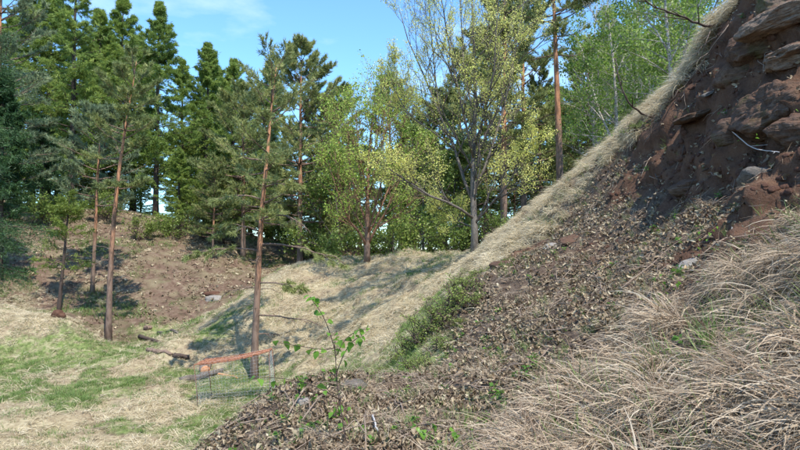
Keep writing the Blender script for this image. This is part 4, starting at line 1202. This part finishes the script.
# low bushes in the crease of the near slope
L, Rr = shrub_limbs(95, 16, .42, .8)
m_lowb = leaf_mat('low_bush_leaves', [(0.0, (0.120, 0.179, 0.034)), (0.5, (0.224, 0.309, 0.068)), (1.0, (0.374, 0.455, 0.114))], 0.42, 0.45, 0.3, 0.3)
lowb = None
_LB = [(386, 372, .55, 'lowest green bush of the crease, beside the flat grey rock'), (398, 362, .7, 'second green bush up the crease from the flat rock'), (412, 352, .8, 'third green bush up the crease, a wide one'),
       (424, 340, .85, 'fourth green bush up the crease, over the sunlit slope'), (436, 326, .85, 'middle green bush of the row up the crease'), (446, 314, .8, 'green bush just above the middle of the row'), (456, 302, .85, 'green bush two thirds up the crease'),
       (464, 292, .8, 'third green bush from the top of the crease'), (474, 284, .75, 'second green bush from the top of the crease'), (484, 276, .5, 'topmost small green bush of the crease'),
       (418, 366, .55, 'green bush right of the lowest one, among dead leaves'), (440, 348, .6, 'green bush among dead leaves right of the wide one'), (458, 326, .5, 'green bush among dead leaves right of the middle one'), (474, 306, .5, 'green bush among dead leaves near the top of the crease'),
       (404, 376, .45, 'tiny green bush right at the edge of the flat grey rock'), (640, 133, .6, 'dark green tuft of bush hanging at the top of the bare soil')]
for k_, (px, py, s_, lb) in enumerate(_LB):
    l = on(px, py)
    if lowb is None:
        o = lowb = broad(l, lb, L, Rr, [(4, .45, .4, 1.0, .04), (3, .4, .4, 1, .03)], 95, m_lowb, m_dbark, (2, .036, .02), 'low_bush', 'bush', 'low green bushes in the crease of the slope', (3, -.6), 0, 3, (4, 3, 3, 3))
    else:
        o = copy_tree(lowb); o.location = tuple(float(q) for q in l); o['label'] = lb
    o.scale = (s_ * 1.1, s_ * 1.1, s_ * .7); o.rotation_euler = (0, 0, k_ * 1.3)
# ------------------------------------------------------------------ rocks of the scarp
def rock(px, py, size, seed, mat, label, name='rock', sink=.35, rz=0.0, tilt=(0, 0), strata=0.0, rough=.07, sub=4, group=None, off=(0, 0, 0), planes=14, round_=.25):
    h = on(px, py)
    _, nr, _ = ground(h[0], h[1])
    loc = h - nr[0] * sink * min(size) + np.array(off)
    v, f = rock_geo(size, seed, sub, planes, rough, strata, round_)
    o = link(name, make_mesh(name, v, None, f, True, {'tint': np.full(len(v), .5)}, [mat]), None, loc, (tilt[0], tilt[1], rz))
    return tag(o, label, 'rock', group)
G_S = 'sandstone ledges at the top of the scarp'
rock(788, 2, (.62, .55, .30), 501, m_sandmoss, 'dark mossy block in the top right corner, above the ledges', sink=.4, rz=.3, group=G_S, sub=5, planes=9, round_=.1)
rock(786, 30, (.40, .36, .17), 502, m_sand, 'upper pale sandstone ledge, the largest, below the mossy block', sink=.35, rz=-.5, tilt=(.12, -.25), group=G_S, sub=5, rough=.09, planes=11, round_=.02)
rock(796, 50, (.34, .32, .12), 503, m_sand, 'middle sandstone ledge, thin, under the largest pale ledge', sink=.3, rz=-.2, tilt=(.1, -.25), group=G_S, sub=5, rough=.09, planes=11, round_=.02)
rock(783, 68, (.26, .28, .12), 504, m_sand, 'lowest sandstone ledge, short and blunt, above the brown block', sink=.3, rz=-.2, tilt=(.1, -.2), group=G_S, sub=5, rough=.09, planes=11, round_=.02)
rock(758, 48, (.30, .36, .26), 505, m_brock, 'brown soil crusted block jutting out left of the sandstone ledges', sink=.5, rz=.6, tilt=(-.2, .25), rough=.14, sub=5, planes=9, round_=.1)
rock(736, 78, (.30, .40, .22), 515, m_brock, 'smaller brown block stepping down left of the jutting one', sink=.6, rz=.2, tilt=(-.2, .3), rough=.14, planes=9, round_=.1)
rock(776, 118, (.50, .45, .36), 506, m_brock, 'largest brown layered boulder bulging from the scarp below the ledges', sink=.35, rz=.9, tilt=(0, .15), rough=.13, sub=5, planes=9, round_=.08)
rock(797, 134, (.36, .36, .24), 507, m_brock, 'dark rock at the right edge, low beside the largest boulder', sink=.4, rz=.2, rough=.12, sub=5, planes=8, round_=.08)
rock(742, 132, (.28, .30, .22), 508, m_brock, 'small brown block under the left side of the largest boulder', sink=.5, rz=.4, rough=.13, planes=9, round_=.1)
rock(765, 176, (.27, .24, .14), 509, m_dstone, 'smooth grey boulder half buried below the largest brown boulder', sink=.45, rz=.3, tilt=(.1, .2), rough=.03, round_=.3, planes=9)
rock(797, 180, (.13, .13, .11), 510, m_brock, 'orange brown lump at the right edge beside the smooth grey boulder', sink=.4, rough=.14)
rock(716, 97, (.13, .10, .035), 511, m_dstone, 'flat grey stone lying on the bare soil, high on the scarp', 'stone', sink=-.2, rz=.3, tilt=(.1, -.35))
rock(787, 96, (.07, .06, .05), 512, m_stone, 'little blue grey stone stuck between the ledges and the largest boulder', 'stone', sink=.0)
rock(701, 123, (.30, .24, .06), 513, m_brock, 'thin brown slab sticking out of bare soil over a dark slot', sink=-1.2, rz=.35, tilt=(-.1, -.25), rough=.1)
rock(668, 118, (.22, .25, .20), 514, m_brock, 'earthy lump with dark hollow just under the crest', sink=.2, rz=.3, rough=.12)
rock(688, 188, (.28, .30, .14), 516, m_brock, 'brown earthy step in the middle of the bare soil', sink=.35, rz=.5, rough=.13)
rock(742, 229, (.15, .10, .03), 517, m_stone, 'pale pointed stone slab standing on the grass edge at right', 'stone', sink=-.5, rz=.5, tilt=(.5, -.5))
rock(690, 268, (.17, .10, .04), 518, m_stone, 'long pale flat stone lying at the top of the tall grass', 'stone', sink=-.1, rz=.3, tilt=(.1, -.35))
rock(549, 246, (.14, .10, .03), 519, m_stone, 'small pale flat stone under the crest grass', 'stone', sink=-.3, rz=.4, tilt=(.2, -.6))
rock(572, 240, (.28, .22, .12), 520, m_brock, 'earthy ledge overhanging a dark notch below the crest grass', sink=.35, rz=.5, tilt=(0, -.3), rough=.14)
rock(508, 264, (.3, .26, .15), 521, m_brock, 'earthy lump at the lower end of the crest grass', sink=.5, rz=.5, rough=.14)
rock(412, 380, (.50, .24, .085), 522, m_dstone, 'broad flat grey rock on top of the leaf covered mound', sink=.65, rz=.1, tilt=(.05, .04), rough=.06, sub=5, planes=9)
rock(338, 383, (.34, .2, .10), 523, m_dstone, 'grey rock at the left shoulder of the mound, beside the broad flat one', sink=.75, rz=-.2, tilt=(0, -.18), rough=.08)
rock(305, 405, (.06, .06, .05), 524, m_stone, 'small pale stone on the left flank of the mound', 'stone', sink=-.2)
rock(214, 300, (.42, .34, .26), 525, m_stone, 'whitish grey rock lying on the far brown bank', sink=.0, rz=.3)
rock(212, 294, (.55, .35, .18), 526, m_clod, 'dark lump standing in for the shaded hollow behind the whitish rock on the far bank', sink=.0, rz=.1, rough=.12)  # dark-coloured lump added to give the shade of the hollow behind the rock
rock(57, 319, (.24, .2, .28), 527, m_clod, 'dark round stump shaped lump at the foot of the young larch', sink=-.3, rough=.12)

# ------------------------------------------------------------------ fallen wood
def log(p0, p1, r0, label, mat=None, name='fallen_log', r1=None, lift=.5, cat='log', bend=.04, cut=False):
    a, b_ = np.array(p0), np.array(p1)
    rr = np.random.default_rng(int(abs(a[0] * 1000 + b_[1] * 77)) % 9999)
    q = np.linspace(0, 1, 9)[:, None]
    pts = a + (b_ - a) * q + rr.normal(0, bend * r0 * 3, (9, 3)) + np.array((0, 0, r0 * lift))
    if lift > -5 and np.linalg.norm(b_ - a) > .5:
        gp = ground(pts[:, 0], pts[:, 1])[0]
        pts[:, 2] = np.maximum(pts[:, 2], gp[:, 2] + r0 * lift)
    org = pts[4].copy()
    g = Geo(); r1 = r0 * .7 if r1 is None else r1
    g.tubes((pts - org)[None], (np.linspace(r0, r1, 9) * (1 + rr.normal(0, .06, 9)))[None], 12, .5)
    o = link(name, g.mesh(name, mat or m_log, True), None, org)
    if cut:
        t_ = norm((pts[0] - pts[1])[None])[0]
        g2 = Geo(); g2.tubes(np.array([pts[0] - org - t_ * .01, pts[0] - org + t_ * .012])[None], np.array([[r0 * .97, r0 * .9]]), 12, .5)
        link('cut_face', g2.mesh('cut_face', m_cut), o)
    return tag(o, label, cat)
log(on(181, 384), on(222, 372), .11, 'grey fallen log lying at the left end of the wire cage', m_gbark)
log(on(205, 374), on(207, 366), .17, 'short thick log end with orange cut face behind the cage', m_log, 'log_end', .17, cut=True)
log(on(147, 351), on(172, 356), .08, 'rusty brown rotten log on the left tip of the spur', m_log)
log(on(174, 356), on(190, 359), .09, 'dark short rotten log right of the rusty brown one', m_dbark)
log(on(140, 339), on(160, 344), .09, 'dark log in the hollow at the foot of the far bank', m_dbark)
log(on(146, 331), on(151, 330), .12, 'small brown chunk of log in the hollow beyond the spur', m_log, 'log_chunk')
log(on(158, 335), on(178, 334), .07, 'thin grey log lying level in the hollow beyond the spur', m_gbark)
log(on(215, 376), on(238, 380), .04, 'pale broken branch lying under the wire cage', m_cut, 'broken_branch', cat='branch')

def stick(pts, r0, label, mat, name='dead_stick', r1=None, forks=0, seed=1, cat='stick', n=14):
    pts = np.array(pts, float)
    rr = np.random.default_rng(seed)
    q = np.linspace(0, 1, n)
    seg = np.concatenate([[0], np.cumsum(np.linalg.norm(np.diff(pts, axis=0), axis=1))]); seg /= seg[-1]
    line = np.stack([np.interp(q, seg, pts[:, k]) for k in range(3)], 1)
    for _ in range(2): line[1:-1] = (line[:-2] + 2 * line[1:-1] + line[2:]) / 4
    line[1:-1] += rr.normal(0, r0 * .25, (n - 2, 3))
    org = line[0].copy(); line = line - org
    g = Geo(); g.tubes(line[None], np.linspace(r0, r0 * .35 if r1 is None else r1, n)[None], 7, .5)
    if forks:
        ln = np.array([np.linalg.norm(line[-1])])
        res = twigs_of(line[None], forks, ln, rr, .25, .35, (.4, 1.0), 5, 0, .03)[0]
        g.tubes(res, np.broadcast_to(np.linspace(r0 * .5, r0 * .15, 5), (len(res), 5)), 5, .6)
    o = link(name, g.mesh(name, mat, True), None, org)
    return tag(o, label, cat)
def near(px, py, up=.02, back=0.0):
    """a point just in front of the ground surface seen there"""
    h = on(px, py)
    nr = ground(h[0], h[1])[1][0]
    return h + nr * up
stick([near(373, 419, .03), near(375, 428, .05), near(379, 440, .03)], .0085, 'short white bleached stick lying in the dead leaves on the mound', m_white, r1=.006)
stick([near(543, 391, .05), near(556, 399, .06), near(577, 407, .05)], .009, 'dark crooked stick lying at the edge of the tall grass', m_dbark, forks=2)
stick([near(622, 292, .04), near(650, 268, .07), near(678, 250, .09), near(702, 236, .05)], .008, 'long pale dry stalk leaning up the middle of the slope', m_twig, 'dry_stalk', cat='stalk')
stick([near(530, 447, .05), near(552, 434, .08), near(578, 418, .05)], .008, 'grey stalk lying across the bottom edge of the tall grass', m_twig, 'dry_stalk', cat='stalk')
stick([near(640, 360, .05), near(655, 330, .12), near(662, 300, .16)], .006, 'thin upright brown stem standing in the grass below the long pale stalk', m_twig, 'dry_stalk', cat='stalk', forks=3)
wt = stick([near(738, 138, .04), near(745, 146, .09), near(758, 151, .14), near(778, 159, .16), near(800, 164, .14)], .0065, 'white arching twig with green leaves across the largest boulder', m_white, 'white_twig', r1=.004, forks=2, seed=8, cat='twig')
stick([P(655, 119, 10.7), P(640, 113, 10.5), P(627, 102, 10.4), P(619, 82, 10.4), P(615, 58, 10.4)], .022, 'curved bare branch sprouting from the crest below the birches', m_dbark, 'bare_branch', forks=4, seed=3, cat='branch')
stick([P(722, 28, 9.0), P(700, 25, 8.8), P(676, 14, 8.7), P(655, 8, 8.7), P(636, -8, 8.6)], .022, 'bare forked branch reaching left from the crest near the top', m_dbark, 'bare_branch', forks=7, seed=4, cat='branch')
_r = np.random.default_rng(77)
RL = ['longest pale root slanting down from the turf at the top', 'second pale root hanging beside the longest one', 'thin root dangling from the turf left of the jutting block', 'root crossing the dark earthy hollow under the crest',
      'dark root curling over bare soil below the crest', 'short root on the soil above the thin slab', 'thin root in the middle of the bare scarp, low down', 'root running down beside the brown earthy step', 'lowest thin root at the edge of the dead leaves']
for k_, (a_, b_) in enumerate((((738, 22), (690, 108)), ((730, 18), (705, 80)), ((722, 40), (700, 66)), ((692, 92), (672, 132)), ((700, 70), (655, 120)), ((700, 96), (690, 118)), ((690, 150), (670, 172)), ((712, 170), (690, 200)), ((662, 178), (640, 196)))):
    pts = [near(a_[0] + (b_[0] - a_[0]) * s + _r.normal(0, 2.5), a_[1] + (b_[1] - a_[1]) * s + _r.normal(0, 1.5), .03 + .14 * math.sin(s * 3.14) * (k_ < 4)) for s in np.linspace(0, 1, 6)]
    tag(stick(pts, .011 if k_ < 3 else .009, RL[k_], m_twig if k_ < 3 else m_dbark, 'exposed_root', forks=4, seed=20 + k_, cat='root'), None, None, 'roots hanging out of the scarp')

# ------------------------------------------------------------------ leafy saplings
def leaf_mesh(L=.07, Wd=.058, seed=0):
    r = np.random.default_rng(seed)
    u = np.array((0, .18, .42, .7, 1.0)); pr = np.array((.05, .8, 1.0, .62, .02))
    v = []
    for i in range(5):
        for s in (-1, 0, 1):
            v.append((u[i] * L, s * pr[i] * Wd / 2, abs(s) * pr[i] * Wd * .16 - .25 * L * u[i] ** 2 + r.normal(0, .0012)))
    i = np.arange(15).reshape(5, 3)
    q = np.stack([i[:-1, :-1], i[1:, :-1], i[1:, 1:], i[:-1, 1:]], -1).reshape(-1, 4)
    return make_mesh('leaf', np.array(v), q, None, True, {'tint': np.full(15, .5)}, [m_sap])
LEAF = [leaf_mesh(.07, .058, 1), leaf_mesh(.075, .055, 2), leaf_mesh(.062, .056, 3)]
def put_leaf(parent, p, r, s=1.0):
    o = bpy.data.objects.new('leaf', LEAF[r.integers(0, 3)]); C.objects.link(o); o.parent = parent
    o.location = tuple(float(q) for q in p)
    o.rotation_euler = (r.normal(0, .5), r.uniform(-.1, 1.1), r.uniform(0, 6.28)); o.scale = (s,) * 3
def sapling(base, label, lines, nleaf, seed, s=1.0, r0=.008, name='sapling', cat='sapling', mat=None):
    """lines: polylines of world points; the first is the stem"""
    r = np.random.default_rng(seed)
    root = empty(name, base); tag(root, label, cat)
    base = np.array(base)
    for k, l in enumerate(lines):
        l = np.array(l, float) - base
        q = np.linspace(0, 1, 10); f = np.linspace(0, 1, len(l))
        pts = np.stack([np.interp(q, f, l[:, i]) for i in range(3)], 1)
        for _ in range(2): pts[1:-1] = (pts[:-2] + 2 * pts[1:-1] + pts[2:]) / 4
        g = Geo(); g.tubes(pts[None], np.linspace(r0 if k == 0 else r0 * .55, .0018, 10)[None], 6, .4)
        link('stem' if k == 0 else 'side_shoot', g.mesh('stem', mat or m_dbark, True), root)
        for t in (np.linspace(.25, 1, nleaf[k]) if nleaf[k] else ()):
            put_leaf(root, along(pts, np.array([t]))[0] + r.normal(0, .012, 3), r, s * r.uniform(.65, 1.1))
    return root
D_ = 4.05
b0 = on(347, 449) + np.array((0, 0, -.03))
D_ = b0[1]
sapling(b0, 'slender sapling with heart shaped fresh leaves standing on the mound', [
    [b0, P(343, 420, D_), P(336, 385, D_), P(336, 355, D_ + .02), P(334, 340, D_ + .02)],
    [P(335, 350, D_), P(330, 332, D_ - .03), P(322, 312, D_ - .05), P(313, 302, D_ - .06), P(310, 296, D_ - .06)],
    [P(336, 356, D_), P(345, 338, D_ + .05), P(358, 330, D_ + .08), P(372, 329, D_ + .1)],
    [P(337, 372, D_), P(345, 350, D_ - .08), P(356, 338, D_ - .12), P(364, 336, D_ - .15)],
    [P(335, 348, D_), P(322, 350, D_ - .12), P(300, 346, D_ - .2), P(278, 343, D_ - .26)],
    [P(340, 400, D_), P(315, 385, D_ - .3), P(285, 378, D_ - .45), P(256, 377, D_ - .5)],
    [P(336, 360, D_), P(334, 345, D_ + .1), P(338, 335, D_ + .15)]], [3, 11, 10, 8, 9, 9, 7], 601, .85, .006)
for k_, (px, py, lb) in enumerate(((468, 442, 'bright green seedling with broad leaves at the bottom edge'), (432, 440, 'low green seedling left of the bright one at the bottom edge'), (335, 352 + 70, 'small leafy seedling close beside the stem of the sapling'),
                                   (300, 436, 'leafy seedling low on the left flank of the mound'))):
    b0 = on(px, py); r = np.random.default_rng(620 + k_)
    ls = [[b0, b0 + np.array((.01, 0, .07)), b0 + np.array((.0, .01, .14 + .04 * (k_ == 0)))]] + [[b0 + np.array((0, 0, .04)), b0 + np.array((math.cos(a) * .05, math.sin(a) * .05, .09)), b0 + np.array((math.cos(a) * .1, math.sin(a) * .1, .10))] for a in r.uniform(0, 6.28, 3)]
    sapling(b0, lb, ls, [5, 3, 3, 3], 630 + k_, .75 if k_ else 1.0, .004, 'seedling', 'seedling')
for k_, (px, py, h_, lb) in enumerate(((700, 262, .35, 'yellowish leafy shoot beside the long pale flat stone'), (668, 312, .3, 'reddish stemmed shoot with yellowish leaves in the grass'), (795, 140, .28, 'green leafed shoot by the right edge beside the boulder'))):
    b0 = on(px, py); r = np.random.default_rng(640 + k_)
    ls = [[b0, b0 + np.array((-.02, -.02, h_ * .5)), b0 + np.array((-.05, -.02, h_))], [b0 + np.array((-.02, -.02, h_ * .5)), b0 + np.array((.06, -.05, h_ * .8)), b0 + np.array((.12, -.06, h_ * .95))]]
    sapling(b0, lb, ls, [5, 4], 650 + k_, .6, .004, 'shoot', 'shoot', m_rbark)
for s in (.3, .55, .6, .8):
    put_leaf(wt, np.array(near(742 + 52 * s, 143 + 18 * s, .27)) - np.array(wt.location[:]), np.random.default_rng(int(s * 100)), .6)

# ------------------------------------------------------------------ the wire cage
m_rust, nt, b, _o = new_mat('orange_netting')
nt.links.new(ramp(nt, noise_node(nt, 16, 5, .7, coords(nt, 'Object')), [(.3, (.22, .085, .05)), (.55, (.36, .165, .095)), (.75, (.50, .32, .22))]), b.inputs['Base Color'])
b.inputs['Roughness'].default_value = .6
m_post = bark('rusty_post', [(0, (.20, .09, .055)), (1, (.26, .12, .075))], (9, 9, 9), .5)
m_wire, nt, b, _o = new_mat('pale_wire')
b.inputs['Base Color'].default_value = (.55, .57, .60, 1); b.inputs['Roughness'].default_value = .45; b.inputs['Metallic'].default_value = .3
A = on(198, 408); 
Dn = A[1]
Bc = np.array((P(270, 390, Dn + .35)[0], Dn + .35, 0.0)); Cc = np.array((P(276, 380, Dn + 1.15)[0], Dn + 1.15, 0.0)); Ec = np.array((P(212, 390, Dn + .95)[0], Dn + .95, 0.0))
cor = [np.array((q[0], q[1], gz1(q[0], q[1]) - .04)) for q in (A, Bc, Cc, Ec)]
tops = [P(194, 365, A[1]), P(269, 351, Bc[1]), P(272, 348.5, Cc[1]), P(207, 359, Ec[1])]
cage = empty('wire_cage', A); tag(cage, 'open wire cage with orange netting lid on thin rusty posts', 'cage')
A0 = A.copy()
for q0, q1 in zip(cor, tops):
    g = Geo(); g.tubes(np.array([q0 - A0, (q0 + q1) / 2 - A0 + .008, q1 - A0])[None], np.array([[.010, .009, .009]]), 6, .5)
    link('post', g.mesh('post', m_post), cage)
def lattice(c4, nu, nv, r_, sag=0.0, wob=0.0, seed=0):
    rr = np.random.default_rng(seed); g = Geo()
    c00, c10, c11, c01 = c4
    def bl(u, v): return ((1 - u) * (1 - v))[..., None] * c00 + (u * (1 - v))[..., None] * c10 + (u * v)[..., None] * c11 + ((1 - u) * v)[..., None] * c01
    U, V = np.meshgrid(np.linspace(0, 1, nu), np.linspace(0, 1, nv))
    g0 = bl(U, V); g0[..., 2] -= sag * 4 * U * (1 - U); g0 += rr.normal(0, wob, g0.shape)
    g.tubes(g0, np.full(g0.shape[:2], r_), 3, .5, False); g.tubes(np.swapaxes(g0, 0, 1), np.full((nu, nv), r_), 3, .5, False)
    return g
T4 = [t - A0 for t in tops]; B4 = [q - A0 for q in cor]
lid = lattice(T4, 54, 16, .010, .06, .012, 1)
l_ = link('netting', lid.mesh('netting', m_rust), cage); l_['kind'] = 'stuff'
g = Geo()
for i in range(4): g.tubes(np.array([T4[i], (T4[i] + T4[(i + 1) % 4]) / 2 - np.array((0, 0, .03)), T4[(i + 1) % 4]])[None], np.array([[.010, .009, .010]]), 6, .5)
link('rim', g.mesh('rim', m_rust), cage)
for i, nu in ((0, 24), (1, 10), (2, 24), (3, 10)):
    j = (i + 1) % 4
    wl_ = lattice([B4[i] + np.array((0, 0, .06)), B4[j] + np.array((0, 0, .06)), T4[j], T4[i]], nu, 16, .0012 if nu == 24 else .0022, 0, .004, 5 + i)
    o = link('wire_panel', wl_.mesh('wire_panel', m_wire), cage); o['kind'] = 'stuff'

# ------------------------------------------------------------------ far trees that close the wood
FL = 'far green tree deep in the wood, seen only in pieces between the nearer trunks'
fill = [(lar_c, HC, 15, 130, 52), (lar_a, HA, 55, 90, 55), (lar_c, HC, 90, 110, 50), (pb_, HPb, 112, 150, 49), (lar_c, HC, 140, 165, 56), (pb_, HPb, 210, 120, 54), (lar_c, HC, 250, 130, 46), (a1, HA1, 280, 170, 50), (pb_, HPb, 300, 130, 47),
        (lar_c, HC, 325, 150, 50), (pb_, HPb, 360, 150, 52), (pb_, HPb, 405, 150, 55), (lar_c, HC, 430, 130, 52), (pb_, HPb, 468, 150, 50), (a1, HA1, 478, 175, 44), (pb_, HPb, 500, 130, 52), (lar_c, HC, 555, 90, 48), (pb_, HPb, 572, 110, 44),
        (a1, HA1, 250, 195, 44), (a1, HA1, 310, 190, 42), (lar_c, HC, 195, 120, 53), (pb_, HPb, 605, 90, 46), (lar_c, HC, 660, 30, 46), (pb_, HPb, 620, 40, 50)]
fill += [(lar_c, HC, 30, 170, 45), (lar_c, HC, 110, 175, 46), (pb_, HPb, 75, 165, 43), (lar_b, HB, 100, 30, 51), (lar_b, HB, 215, 70, 55), (lar_a, HA, 5, 20, 50), (lar_b, HB, 132, 40, 54), (lar_c, HC, 270, 140, 55), (lar_c, HC, 345, 170, 44), (lar_c, HC, 290, 200, 43),
         (lar_c, HC, 410, 180, 48), (a1, HA1, 230, 205, 46), (a1, HA1, 540, 165, 50)]
for k_, (s_, h_, px, py, D) in enumerate(fill):
    o = again(s_, h_, px, py, D, FL, k_ * 1.9, stretch=1.35)
    o['group'] = 'far trees deep in the wood'; o['category'] = 'tree'
